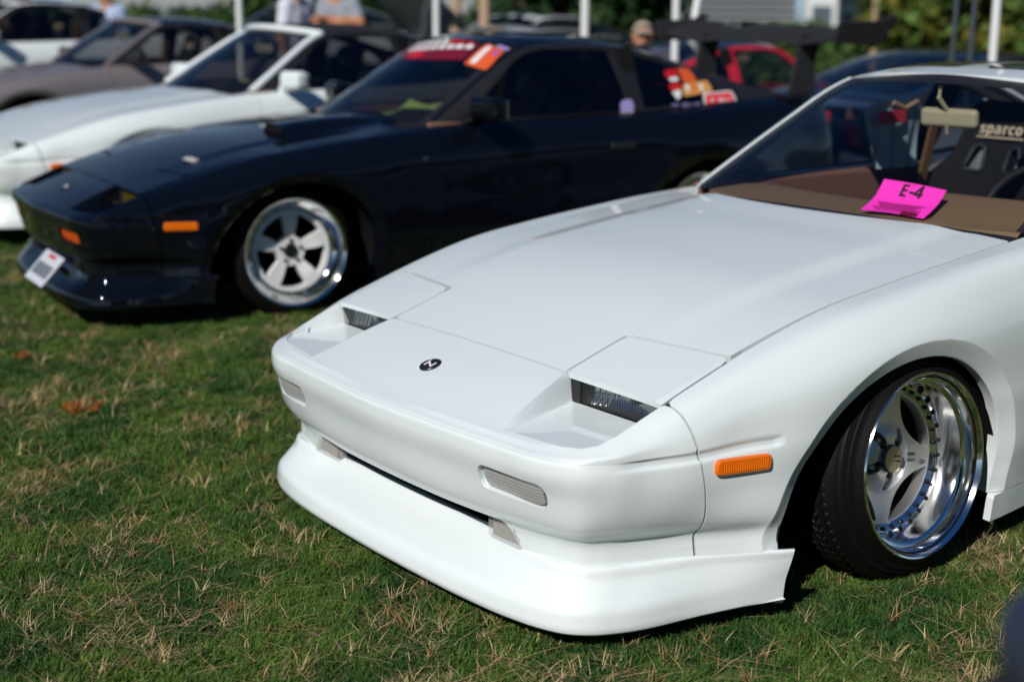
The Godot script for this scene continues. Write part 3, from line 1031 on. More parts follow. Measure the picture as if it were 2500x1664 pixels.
	both("rear_pillar_trim", "dark", moved(box(Vector3(0.05, 0.36, 0.12), 0.02), Transform3D(Basis(Vector3.BACK, 0.42), V(0.60, 0.97, 2.89))))
	for x in [-0.36, 0.36]:
		var out := rounded([Vector2(-0.26, 0), Vector2(0.26, 0), Vector2(0.285, 0.36), Vector2(0.175, 0.56), Vector2(0.15, 0.78), Vector2(-0.15, 0.78), Vector2(-0.175, 0.56), Vector2(-0.285, 0.36)], [0.05, 0.05, 0.08, 0.06, 0.07, 0.07, 0.06, 0.08])
		var shell := []
		for a in 41:
			var row := PackedVector3Array()
			for b in 37:
				var q := Vector2(lerpf(-0.30, 0.30, b / 36.0), lerpf(-0.01, 0.80, a / 40.0))
				row.append(Vector3(q.x, q.y, 1.6 * q.x * q.x * (1.0 - 0.5 * sm(0.4, 0.7, q.y)) + 0.05 * sm(0.3, 0.0, q.y)))
			shell.append(row)
		var holes := [rounded([Vector2(-0.125, 0.50), Vector2(-0.045, 0.50), Vector2(-0.055, 0.60), Vector2(-0.095, 0.60)], [0.02]), rounded([Vector2(0.045, 0.50), Vector2(0.125, 0.50), Vector2(0.095, 0.60), Vector2(0.055, 0.60)], [0.02])]
		var sk := clip(normals(grid(shell)), func(p):
			var q := Vector2(p.x, p.y)
			return minf(poly_d(out, q), minf(-poly_d(holes[0], q), -poly_d(holes[1], q))))
		var lean := Transform3D(Basis(Vector3.RIGHT, -0.32), V(x, 0.30, 2.79))
		var subs := []
		for h in holes:
			var ring := []
			for q in h: ring.append(lean * Vector3(q.x, q.y, 1.6 * q.x * q.x * 0.7 + 0.006))
			ring.append(ring[0])
			subs.append(["harness_slot_trim", "slot_trim", bake(tube(ring, [0.008], 6, false)), Transform3D.IDENTITY])
		var cush := moved(box(Vector3(0.46, 0.15, 0.50), 0.06, 4), Transform3D(Basis(Vector3.RIGHT, 0.15), V(x, 0.37, 2.56)))
		subs.append(["seat_cushion", "seat", bake(cush), Transform3D.IDENTITY])
		var tm := TextMesh.new()
		tm.text = "sparco"
		tm.font = font_bold
		tm.font_size = 32
		tm.pixel_size = 0.00185
		tm.depth = 0.002
		subs.append(["seat_lettering", "letter", tm, lean * Transform3D(Basis(), Vector3(0, 0.665, 0.022))])
		subs.append(["lettering_underline", "letter", bake(moved(box(Vector3(0.205, 0.006, 0.002), 0.0009), lean * Transform3D(Basis(), Vector3(0.0, 0.633, 0.018)))), Transform3D.IDENTITY])
		part("bucket_seat", "seat", moved(skirt(sk, 0.05), lean), Transform3D.IDENTITY, subs)
	part("rear_view_mirror", "mirror_case", moved(box(Vector3(0.20, 0.062, 0.035), 0.022, 4), Transform3D(Basis(Vector3.UP, 0.12) * Basis(Vector3.RIGHT, 0.1), V(0.02, 1.035, 2.13))), Transform3D.IDENTITY, [["mirror_stem", "mirror_case", bake(tube([V(0.02, 1.055, 2.12), V(0.01, 1.10, 2.08), V(0.0, 1.135, 2.10)], [0.008], 8)), Transform3D.IDENTITY], ["mirror_tab", "mirror_case", bake(tube([V(0.02, 1.01, 2.12), V(0.015, 0.985, 2.13)], [0.006], 8)), Transform3D.IDENTITY]])
	var rim := []
	for j in 33:
		var a := TAU * j / 32.0
		rim.append(V(0.36 + 0.175 * cos(a), 0.74 + 0.165 * sin(a), 2.10 + 0.06 * sin(a)))
	part("steering_wheel", "trim", join([tube(rim, [0.014], 8, false), tube([V(0.19, 0.74, 2.10), V(0.53, 0.74, 2.10)], [0.014], 8), tube([V(0.36, 0.74, 2.10), V(0.36, 0.58, 2.05)], [0.016], 8), tube([V(0.36, 0.74, 2.09), V(0.36, 0.68, 1.85)], [0.04], 10)]))

func ws_v(p: Vector3, v: float) -> float:          # > 0 below the band at the top of the screen
	var k := 1.0 - clampf(pow(absf(p.x) / 0.56, 2), 0, 1)
	return lerpf(0.778, 0.792, k) + v * lerpf(0.355, 0.380, k) - p.y

# ---------------------------------------------------------------- wheels (axis along x, outer face towards +x at x = 0)
func tyre_mesh(r_rim: float, r_out: float, width: float, stretch: float) -> Sk:
	var prof := []
	var tread := r_out
	# from outer bead over the tread to the inner bead
	prof = [[r_rim - 0.006, -0.012], [r_rim + 0.004, -0.004], [r_rim + 0.010, -0.003], [lerpf(r_rim, tread, 0.30), -0.006 - stretch * 0.25], [lerpf(r_rim, tread, 0.33), -0.009 - stretch * 0.28], [lerpf(r_rim, tread, 0.46), -0.009 - stretch * 0.40], [lerpf(r_rim, tread, 0.48), -0.0065 - stretch * 0.42], [lerpf(r_rim, tread, 0.51), -0.0065 - stretch * 0.45], [lerpf(r_rim, tread, 0.53), -0.0105 - stretch * 0.48], [lerpf(r_rim, tread, 0.70), -0.012 - stretch * 0.66], [lerpf(r_rim, tread, 0.72), -0.016 - stretch * 0.69], [lerpf(r_rim, tread, 0.80), -0.017 - stretch * 0.79], [lerpf(r_rim, tread, 0.82), -0.014 - stretch * 0.81], [tread - 0.012, -0.022 - stretch * 0.92], [tread - 0.004, -0.030 - stretch * 1.02]]
	var nt := 24
	for j in nt + 1: prof.append([tread, -0.036 - stretch * 1.05 - (width - 2.0 * (0.036 + stretch * 1.05)) * j / nt])
	prof.append_array([[tread - 0.006, -width + 0.03 + stretch], [lerpf(r_rim, tread, 0.5), -width + 0.015 + stretch * 0.5], [r_rim - 0.006, -width + 0.01]])
	var seg := 456
	var rows := []
	var first := 15
	for q in prof.size():
		var row := PackedVector3Array()
		for j in seg + 1:
			var a := TAU * j / seg
			var r: float = prof[q][0]
			if q >= first and q <= first + nt:
				var w := float(q - first) / nt
				var g := 0.0
				for c in [0.2, 0.5, 0.8]: g = maxf(g, sm(0.045, 0.028, absf(w - c)))
				var lead := absf(w - 0.5) * 3.0
				var ph := fposmod(a / TAU * 76.0 + lead, 1.0)
				if w < 0.16 or w > 0.84 or absf(w - 0.35) < 0.09 or absf(w - 0.65) < 0.09: g = maxf(g, sm(0.15, 0.09, absf(ph - 0.5)))
				r -= 0.0042 * g
			row.append(Vector3(prof[q][1], r * cos(a), r * sin(a)))
		rows.append(row)
	return creased(grid(rows, true), 0.75)

func disc_grid(r0: float, r1: float, nr: int, nt: int, height: Callable) -> Sk:
	var rows := []
	for a in nr + 1:
		var row := PackedVector3Array()
		var r := lerpf(r0, r1, float(a) / nr)
		for b in nt + 1:
			var t := TAU * b / nt
			row.append(Vector3(height.call(r, t), r * sin(t), -r * cos(t)))
		rows.append(row)
	return normals(grid(rows, true))

func build_deep_wheel() -> Array:                   # polished deep dish with four lens-shaped windows, bolts round the dish
	var subs := []
	subs.append(["tyre", "tyre", bake(tyre_mesh(0.219, 0.295, 0.212, 0.030)), Transform3D.IDENTITY])
	var lip := lathe([[0.216, -0.03], [0.2235, -0.014], [0.2285, -0.006], [0.2295, 0.0], [0.2270, 0.004], [0.2235, 0.003], [0.2195, -0.003], [0.2170, -0.010], [0.2130, -0.0135], [0.2105, -0.016], [0.2090, -0.030], [0.2065, -0.036], [0.1990, -0.0385], [0.1950, -0.043], [0.1890, -0.100], [0.1865, -0.108], [0.1840, -0.1095], [0.166, -0.1105], [0.160, -0.116]], 144)
	subs.append(["rim_lip", "chrome_dish", bake(creased(lip, 0.86)), Transform3D.IDENTITY])
	var barrel := lathe([[0.160, -0.13], [0.186, -0.15], [0.186, -0.235]], 96)
	subs.append(["rim_barrel", "barrel", bake(creased(barrel)), Transform3D.IDENTITY])
	var hgt := func(r, t): return -0.112 - 0.010 * sm(0.16, 0.09, r) + 0.016 * sm(0.092, 0.056, r)
	var hole := func(p: Vector3):
		var best := 1e9
		for k in 4:
			var a := deg_to_rad(36.0 + 90.0 * k)
			var q := Vector2(-p.z, p.y).rotated(-a)
			best = minf(best, maxf(q.length() - 0.158, (q - Vector2(0.276, 0)).length() - 0.176))
		return best
	var pockets := func(p: Vector3):
		var best := 1e9
		for k in 5:
			var a := deg_to_rad(50.0 + 72.0 * k)
			var q := Vector2(-p.z, p.y).rotated(-a)
			var c := Vector2(clampf(q.x, 0.048, 0.070), 0)
			best = minf(best, (q - c).length() - 0.0135)
		return best
	var disc := clip(disc_grid(0.030, 0.167, 60, 288, hgt), func(p): return minf(hole.call(p), pockets.call(p)))
	subs.append(["wheel_disc", "brushed", bake(skirt(disc, 0.032)), Transform3D.IDENTITY])
	var pf := disc_grid(0.028, 0.09, 3, 48, func(_r, _t): return -0.132)
	subs.append(["lug_pocket_floor", "dark_metal", bake(pf), Transform3D.IDENTITY])
	for k in 5:
		var a := deg_to_rad(50.0 + 72.0 * k)
		subs.append(["lug_nut", "steel", bake(creased(lathe([[0.0, 0.018], [0.007, 0.017], [0.0095, 0.012], [0.0095, 0.0]], 6), 0.9)), Transform3D(Basis(), Vector3(-0.131, 0.056 * sin(a), -0.056 * cos(a)))])
	subs.append(["hub_cap_side", "dark_metal", bake(creased(lathe([[0.0365, -0.122], [0.0355, -0.099], [0.034, -0.095], [0.0325, -0.0945]], 64))), Transform3D.IDENTITY])
	subs.append(["hub_cap", "gold_cap", bake(creased(lathe([[0.0326, -0.0946], [0.030, -0.094], [0.0, -0.0935]], 64))), Transform3D.IDENTITY])
	var bolt := bake(creased(lathe([[0.0, 0.0075], [0.0028, 0.0075], [0.003, 0.005], [0.0052, 0.005], [0.0055, 0.0]], 12), 0.7))
	for k in 32:
		var a := TAU * (k + 0.3) / 32.0
		subs.append(["rim_bolt", "bolt", bolt, Transform3D(Basis(), Vector3(-0.1105, 0.1765 * sin(a), -0.1765 * cos(a)))])
	for w in [["ADVAN", 0.108, 0.012, 0.0], ["RACING", 0.108, -0.003, 0.0], ["Oni", 0.140, -0.012, 0.1], ["ADVAN", 0.012, 0.006, 0.0], ["Racing", 0.014, -0.006, 0.0]]:
		var tm := TextMesh.new()
		tm.text = w[0]
		tm.font = font_bold if w[0] != "Oni" else font
		tm.font_size = 24
		tm.pixel_size = (0.00048 if w[1] > 0.05 else 0.00028) * (1.6 if w[0] == "Oni" else 1.0)
		tm.depth = 0.001
		# x of the letters runs along +r towards the rear (-z), y up, facing +x
		var xf := Transform3D(Basis(Vector3.UP, PI / 2) * Basis(Vector3.BACK, -0.16), Vector3(hgt.call(w[1], 0) + 0.0012 if w[1] > 0.05 else -0.0928, w[2] - 0.022 if w[1] > 0.05 else w[2], -w[1]))
		subs.append(["rim_lettering", "ink", tm, xf])
	var word := "NOVATION"
	for k in word.length():
		var tm := TextMesh.new()
		tm.text = word[k]
		tm.font = font_bold
		tm.font_size = 24
		tm.pixel_size = 0.0009
		tm.depth = 0.0015
		var a := deg_to_rad(213.0 + 4.6 * k)           # from the front going down and under
		var r := 0.262
		var out := Vector3(-0.30, sin(a), -cos(a)).normalized()
		var along := Vector3(0, cos(a), sin(a))
		subs.append(["tyre_letter", "tyre_print", tm, Transform3D(Basis(along, out, along.cross(out).normalized()), Vector3(-0.0285, r * sin(a), -r * cos(a)))])
	return subs

func build_star_wheel(spoke_key: String) -> Array:  # five wide spokes, polished lip
	var subs := []
	subs.append(["tyre", "tyre", bake(tyre_mesh(0.238, 0.298, 0.215, 0.012)), Transform3D.IDENTITY])
	var lip := lathe([[0.236, -0.03], [0.2435, -0.012], [0.2475, -0.004], [0.248, 0.0], [0.2455, 0.003], [0.241, 0.001], [0.235, -0.006], [0.231, -0.012], [0.228, -0.022], [0.205, -0.052], [0.199, -0.057], [0.1800, -0.058]], 120)
	subs.append(["rim_lip", "chrome", bake(creased(lip, 0.86)), Transform3D.IDENTITY])
	subs.append(["rim_barrel", "barrel", bake(creased(lathe([[0.180, -0.07], [0.205, -0.10], [0.205, -0.21]], 72))), Transform3D.IDENTITY])
	var hole := func(p: Vector3):
		var best := 1e9
		for k in 5:
			var q := Vector2(-p.z, p.y).rotated(-deg_to_rad(18.0 + 36.0 + 72.0 * k))
			var a := absf(atan2(q.y, q.x))
			var half := lerpf(0.33, 0.42, clampf((q.length() - 0.06) / 0.12, 0, 1))
			best = minf(best, maxf(maxf(q.length() - 0.166, 0.068 - q.length()), (a - half) * q.length()))
		return best
	var disc := clip(disc_grid(0.034, 0.186, 40, 240, func(r, _t): return -0.056 - 0.014 * sm(0.15, 0.06, r)), hole)
	subs.append(["spoke_face", spoke_key, bake(skirt(disc, 0.03)), Transform3D.IDENTITY])
	subs.append(["hub_cap", "dark_metal", bake(creased(lathe([[0.04, -0.09], [0.034, -0.068], [0.03, -0.062], [0.0, -0.06]], 32))), Transform3D.IDENTITY])
	var bolt := bake(creased(lathe([[0.0, 0.006], [0.004, 0.006], [0.0048, 0.0]], 8), 0.7))
	for k in 20:
		var a := TAU * k / 20.0
		subs.append(["rim_bolt", "steel", bolt, Transform3D(Basis(), Vector3(-0.0565, 0.192 * sin(a), -0.192 * cos(a)))])
	for k in 5:
		var a := deg_to_rad(90.0 + 72.0 * k)
		subs.append(["lug_nut", "steel", bolt, Transform3D(Basis().scaled(Vector3(2, 2, 2)), Vector3(-0.072, 0.050 * sin(a), -0.050 * cos(a)))])
	return subs

func put_wheel(car: Node3D, subs: Array, pal: Dictionary, at: Vector3, camber: float, toe: float, right: bool) -> void:
	var w := group_node("wheel", car)
	var b := Basis(Vector3.UP, toe) * Basis(Vector3.BACK, camber)
	if right: b = Basis(Vector3.UP, PI) * Basis(Vector3.UP, toe) * Basis(Vector3.BACK, camber)
	w.transform = Transform3D(b, at)
	for s in subs: put(s[0], s[2], pal.get(s[1], M.get(s[1])), w, s[3])

func make_car(root: Node3D, pal: Dictionary, skip := []) -> void:
	for p in parts:
		if p[0] in skip: continue
		var o := put(p[0], p[2], pal.get(p[1], M.get(p[1])), root, p[3])
		for s in p[4]: put(s[0], s[2], pal.get(s[1], M.get(s[1])), o, s[3])
# ---------------------------------------------------------------- materials
var font := SystemFont.new()
var font_bold := SystemFont.new()

func noise_tex(seed_: int, freq: float, ramp: Array, size := 512, octaves := 4) -> NoiseTexture2D:
	var n := FastNoiseLite.new()
	n.seed = seed_
	n.frequency = freq
	n.fractal_octaves = octaves
	n.noise_type = FastNoiseLite.TYPE_SIMPLEX_SMOOTH
	var t := NoiseTexture2D.new()
	t.width = size
	t.height = size
	t.seamless = true
	t.noise = n
	if ramp.size():
		var g := Gradient.new()
		g.offsets = PackedFloat32Array(ramp.map(func(e): return e[0]))
		g.colors = PackedColorArray(ramp.map(func(e): return e[1]))
		t.color_ramp = g
	return t

func make_materials() -> void:
	font.font_names = PackedStringArray(["Droid Sans"])
	font_bold.font_names = PackedStringArray(["Droid Sans"])
	font_bold.font_weight = 700
	M.white = paint(lin(0.73, 0.795, 0.815))
	M.black = paint(lin(0.0025, 0.0035, 0.007))
	M.black.metallic_specular = 0.0
	M.trim = mat(lin(0.012, 0.012, 0.014), 0.45)
	M.trim_side = M.trim
	M.dark = mat(lin(0.008, 0.008, 0.009), 0.9, 0.0, 0.2)
	M.bar = mat(lin(0.03, 0.045, 0.055), 0.5)
	M.glass = glass(Color(0.02, 0.03, 0.035), 0.08)
	M.glass.metallic_specular = 0.36
	M.tint = glass(Color(0.006, 0.009, 0.013), 0.55)
	M.tint_dark = glass(Color(0.003, 0.004, 0.006), 0.93)
	M.roof_glass = glass(Color(0.01, 0.014, 0.02), 0.45)
	M.lens = glass(Color(0.10, 0.105, 0.11), 0.22, 0.03)
	M.bulb_cap = mat(lin(0.03, 0.03, 0.03), 0.4)
	M.reflector = mat(lin(0.42, 0.43, 0.44), 0.10, 1.0)
	M.lamp_lens = mat(lin(0.40, 0.405, 0.41), 0.16, 0.2)
	M.fog_lens = glass(Color(0.72, 0.72, 0.70), 0.35, 0.1)
	M.fog_back = mat(lin(0.40, 0.395, 0.38), 0.35, 0.2)
	M.amber = mat(lin(0.80, 0.16, 0.006), 0.18)
	M.amber.subsurf_scatter_enabled = true
	M.amber.subsurf_scatter_strength = 0.2
	M.amber_deep = mat(lin(0.50, 0.07, 0.006), 0.18)
	M.red_lens = mat(lin(0.35, 0.01, 0.008), 0.15)
	M.badge_white = mat(lin(0.7, 0.71, 0.72), 0.35)
	M.badge_ring = mat(lin(0.10, 0.105, 0.11), 0.25, 0.9)
	M.chrome = mat(lin(0.83, 0.84, 0.85), 0.07, 1.0)
	M.chrome_dish = mat(lin(0.92, 0.925, 0.93), 0.09, 1.0)
	M.brushed = mat(lin(0.74, 0.75, 0.755), 0.44, 1.0)
	M.dark_metal = mat(lin(0.14, 0.14, 0.145), 0.35, 1.0)
	M.steel = mat(lin(0.45, 0.45, 0.46), 0.3, 1.0)
	M.barrel = mat(lin(0.10, 0.09, 0.08), 0.5, 0.7)
	M.gold_cap = mat(lin(0.46, 0.40, 0.27), 0.35, 0.8)
	M.bolt = mat(lin(0.02, 0.02, 0.022), 0.25, 0.8)
	M.ink = mat(lin(0.02, 0.02, 0.02), 0.5)
	M.tyre = mat(lin(0.0035, 0.0033, 0.0035), 0.6, 0.0, 0.3)
	M.tyre_print = mat(lin(0.016, 0.016, 0.018), 0.4)
	M.dash = mat(lin(0.15, 0.095, 0.052), 0.75)
	M.dash_side = mat(lin(0.15, 0.075, 0.055), 0.8)
	M.belt = mat(lin(0.20, 0.105, 0.04), 0.8)
	M.duct = mat(lin(0.03, 0.03, 0.032), 0.7)
	M.seat = mat(lin(0.008, 0.008, 0.009), 0.9)
	M.slot_trim = mat(lin(0.03, 0.04, 0.055), 0.5)
	M.letter = mat(lin(0.75, 0.66, 0.5), 0.8)
	M.mirror_case = mat(lin(0.30, 0.28, 0.19), 0.5)
	M.bark = mat(lin(0.10, 0.075, 0.05), 0.9)
	M.leaf = leafy()
	M.concrete = mat(lin(0.33, 0.345, 0.36), 0.8)
	M.pale_wall = mat(lin(0.62, 0.64, 0.66), 0.8)
	M.window = mat(lin(0.12, 0.15, 0.18), 0.15, 0.2)
	M.pole_white = mat(lin(0.72, 0.74, 0.75), 0.45)
	M.pole_grey = mat(lin(0.11, 0.13, 0.15), 0.4, 0.6)
	M.tan_wood = mat(lin(0.42, 0.30, 0.20), 0.85)
	M.yellow_lens = mat(lin(0.16, 0.12, 0.02), 0.12, 0.6)
	M.pink = mat(lin(0.95, 0.03, 0.55), 0.75)
	M.pink.cull_mode = BaseMaterial3D.CULL_DISABLED
	M.green_paper = mat(lin(0.42, 0.60, 0.16), 0.8)
	M.tee = mat(lin(0.36, 0.50, 0.56), 0.9)
	M.tee_red = mat(lin(0.62, 0.03, 0.05), 0.85)
	M.navy = mat(lin(0.02, 0.03, 0.065), 0.6)
	M.plate = mat(lin(0.55, 0.58, 0.64), 0.4)
	M.cloth_black = mat(lin(0.008, 0.009, 0.012), 0.85)
	M.black_spoke = mat(lin(0.02, 0.02, 0.02), 0.3)
	for c in [["s_white", 0.72, 0.73, 0.74], ["s_red", 0.50, 0.012, 0.015], ["s_orange", 0.66, 0.10, 0.025], ["s_gold", 0.62, 0.30, 0.08], ["s_purple", 0.30, 0.26, 0.52], ["s_dark_red", 0.16, 0.006, 0.02], ["s_violet", 0.25, 0.10, 0.5], ["s_pinkish", 0.55, 0.33, 0.42]]: M[c[0]] = mat(lin(c[1], c[2], c[3]), 0.35)
	M.white_spoke = mat(lin(0.72, 0.74, 0.75), 0.3)

const CAM := [2.837, 1.348, 1.757]

func set_view() -> void:
	var cam := Camera3D.new()
	cam.name = "camera"
	cam.transform = Transform3D(Basis.from_euler(Vector3(deg_to_rad(-12.94), deg_to_rad(52.82), deg_to_rad(0.44)), EULER_ORDER_YXZ), Vector3(CAM[0], CAM[1], CAM[2]))
	var at := CameraAttributesPhysical.new()
	at.frustum_focal_length = 50.08
	at.frustum_focus_distance = 3.35
	at.frustum_near = 0.05
	at.frustum_far = 600.0
	at.exposure_aperture = 2.0
	cam.attributes = at
	cam.fov = 26.95
	cam.near = 0.05
	cam.far = 600.0
	add_child(cam)
	cam.current = true
	var env := Environment.new()
	env.background_mode = Environment.BG_SKY
	var sky := Sky.new()
	var pm := ProceduralSkyMaterial.new()
	pm.sky_top_color = Color(0.09, 0.235, 0.42)
	pm.sky_horizon_color = Color(0.66, 0.77, 0.85)
	pm.sky_curve = 0.10
	pm.ground_bottom_color = Color(0.30, 0.32, 0.26)
	pm.ground_horizon_color = Color(0.5, 0.53, 0.5)
	pm.sun_angle_max = 2.0
	sky.sky_material = pm
	env.sky = sky
	env.tonemap_mode = Environment.TONE_MAPPER_LINEAR
	env.tonemap_exposure = 0.99
	env.sdfgi_enabled = true
	env.ssao_enabled = true
	env.ssil_enabled = true
	var we := WorldEnvironment.new()
	we.name = "world_environment"
	we.environment = env
	add_child(we)
	var sun := DirectionalLight3D.new()
	sun.name = "sun"
	sun.light_energy = 1.36
	sun.light_color = Color(1.0, 0.98, 0.945)
	sun.light_angular_distance = 0.5
	sun.shadow_enabled = true
	var az := deg_to_rad(26.0)
	var el := deg_to_rad(38.0)
	var to := Vector3(sin(az) * cos(el), sin(el), cos(az) * cos(el))
	sun.transform = Transform3D(Basis.looking_at(-to, Vector3.UP), Vector3(0, 20, 0))
	add_child(sun)

# ---------------------------------------------------------------- lawn
func blade(k: Sk, at: Vector3, dir: float, h: float, w: float, lean: float, col: Color) -> void:
	var side := Vector3(cos(dir), 0, sin(dir)) * w * 0.5
	var fwd := Vector3(-sin(dir), 0, cos(dir))
	var p0 := at
	var p1 := at + fwd * lean * 0.35 + Vector3.UP * h * 0.6
	var p2 := at + fwd * lean + Vector3.UP * h
	var o := k.v.size()
	k.v.append_array([p0 - side, p0 + side, p1 - side * 0.8, p1 + side * 0.8, p2])
	var n := side.cross(p1 - p0).normalized()
	for q in 5:
		k.n.append(n)
		k.c.append(col)
	k.i.append_array([o, o + 1, o + 2, o + 1, o + 3, o + 2, o + 2, o + 3, o + 4])   # side x up = n

func clump(seed_: int, count: int, spread: float, h0: float, h1: float, w: float, lean: float) -> ArrayMesh:
	var r := RandomNumberGenerator.new()
	r.seed = seed_
	var k := Sk.new()
	for q in count:
		var a := r.randf() * TAU
		var d := spread * sqrt(r.randf())
		var t := r.randf_range(0.65, 1.35)
		blade(k, Vector3(d * cos(a), -0.004, d * sin(a)), r.randf() * TAU, r.randf_range(h0, h1), w * r.randf_range(0.7, 1.3), lean * r.randf_range(0.3, 1.6), Color(t, t * r.randf_range(0.92, 1.08), t * r.randf_range(0.8, 1.2)))
	return bake(k)

func spread(called: String, m: Mesh, material: Material, xf: Array, cols: Array, parent: Node3D = null) -> MultiMeshInstance3D:
	var mm := MultiMesh.new()
	mm.transform_format = MultiMesh.TRANSFORM_3D
	mm.use_colors = true
	mm.mesh = m
	mm.instance_count = xf.size()
	for q in xf.size():
		mm.set_instance_transform(q, xf[q])
		mm.set_instance_color(q, cols[q])
	var o := MultiMeshInstance3D.new()
	o.name = called
	o.multimesh = mm
	o.material_override = material
	(parent if parent else self).add_child(o, true)
	return o

func leafy(rough := 0.7) -> StandardMaterial3D:
	var m := mat(Color.WHITE, rough, 0.0, 0.3)
	m.vertex_color_use_as_albedo = true
	m.backlight_enabled = true
	m.backlight = Color(0.5, 0.55, 0.3)
	m.cull_mode = BaseMaterial3D.CULL_DISABLED
	return m

func build_lawn() -> void:
	var m := leafy()
	var tall := FastNoiseLite.new()
	tall.seed = 11
	tall.frequency = 1.1
	tall.fractal_octaves = 3
	var dry := FastNoiseLite.new()
	dry.seed = 23
	dry.frequency = 1.7
	dry.fractal_octaves = 4
	var fine_dry := FastNoiseLite.new()
	fine_dry.seed = 31
	fine_dry.frequency = 9.0
	var greens := [[], [], []]
	var greens_c := [[], [], []]
	var straw := [[], [], []]
	var straw_c := [[], [], []]
	var cam := Vector2(CAM[0], CAM[2])
	var look := Vector2(-sin(deg_to_rad(52.82)), -cos(deg_to_rad(52.82)))
	for zone in [[1.6, 4.3, 2300.0, 1.0], [4.3, 7.0, 800.0, 1.35], [7.0, 13.0, 170.0, 2.2]]:
		var area: float = PI * (zone[1] * zone[1] - zone[0] * zone[0]) * (76.0 / 360.0)
		for q in int(area * zone[2]):
			var d := sqrt(lerpf(zone[0] * zone[0], zone[1] * zone[1], rng.randf()))
			var a := deg_to_rad(rng.randf_range(-38.0, 38.0))
			var p := cam + look.rotated(a) * d
			# nothing grows in the middle underneath the nearest car
			if absf(p.x) < 0.45 and p.y < -0.35 and p.y > -4.0: continue
			var w := dry.get_noise_2d(p.x, p.y) + 0.55 * fine_dry.get_noise_2d(p.x, p.y)
			var hgt := 0.75 + 0.5 * tall.get_noise_2d(p.x, p.y) + rng.randf() * 0.3
			var sc: float = zone[3]
			var xf := Transform3D(Basis(Vector3.UP, rng.randf() * TAU).scaled(Vector3(sc, hgt * (0.6 + 0.4 * sc), sc)), Vector3(p.x, 0, p.y))
			if rng.randf() < sm(0.0, 0.65, w) * 0.33 + 0.055:
				var g := rng.randf()
				var kind := rng.randi() % 3
				straw[kind].append(xf)
				straw_c[kind].append(Color(0.60, 0.47, 0.27).lerp(Color(0.40, 0.24, 0.10), g * g) * rng.randf_range(0.6, 1.15))
			else:
				var kind := rng.randi() % 3
				greens[kind].append(xf)
				var g := clampf(0.5 + 0.9 * tall.get_noise_2d(p.x * 2.3 + 40, p.y * 2.3) + rng.randf_range(-0.3, 0.3), 0, 1)
				greens_c[kind].append(Color(0.028, 0.088, 0.022).lerp(Color(0.115, 0.195, 0.034), g))
	var cl := [clump(1, 22, 0.026, 0.010, 0.026, 0.0026, 0.020), clump(2, 18, 0.024, 0.014, 0.034, 0.0024, 0.030), clump(3, 24, 0.028, 0.006, 0.018, 0.0032, 0.022)]
	var st := [clump(4, 16, 0.022, 0.012, 0.046, 0.0023, 0.045), clump(5, 7, 0.045, 0.012, 0.030, 0.0024, 0.13), clump(6, 14, 0.03, 0.006, 0.022, 0.0024, 0.04)]
	for q in 3:
		var o := spread("lawn_grass", cl[q], m, greens[q], greens_c[q])
		o.set_meta("kind", "stuff")
		o.set_meta("label", "short green grass of the lawn")
	for q in 3:
		var o := spread("dry_grass", st[q], m, straw[q], straw_c[q])
		o.set_meta("kind", "stuff")
		o.set_meta("label", "straw-coloured dry blades lying in the lawn")
	# two dabs of orange spray paint: the blades there are dyed
	for w in [[-1.845, 0.075, 0.062, 150, "ring of orange marking paint on the lawn, nearest the white nose"], [-2.70, -0.005, 0.03, 90, "small dab of red-orange marking paint at the lawn's far left"]]:
		var k := Sk.new()
		for q in w[3]:
			var a := rng.randf() * TAU
			var r: float = w[2] * (rng.randf_range(0.72, 1.1) if w[3] > 100 and rng.randf() < 0.8 else rng.randf())
			blade(k, Vector3(r * cos(a), 0.0, r * sin(a)), rng.randf() * TAU, rng.randf_range(0.015, 0.036), 0.004, 0.02, Color(0.50, 0.075, 0.014).lerp(Color(0.30, 0.14, 0.03), rng.randf()))
		var t := thing("paint_mark", w[4], "paint mark", Transform3D(Basis(), Vector3(w[0], 0, w[1])))
		put("dyed_blades", k, m, t)

# ---------------------------------------------------------------- people
func smin(a: float, b: float, k: float) -> float:
	var h := maxf(k - absf(a - b), 0.0) / k
	return minf(a, b) - h * h * k * 0.25

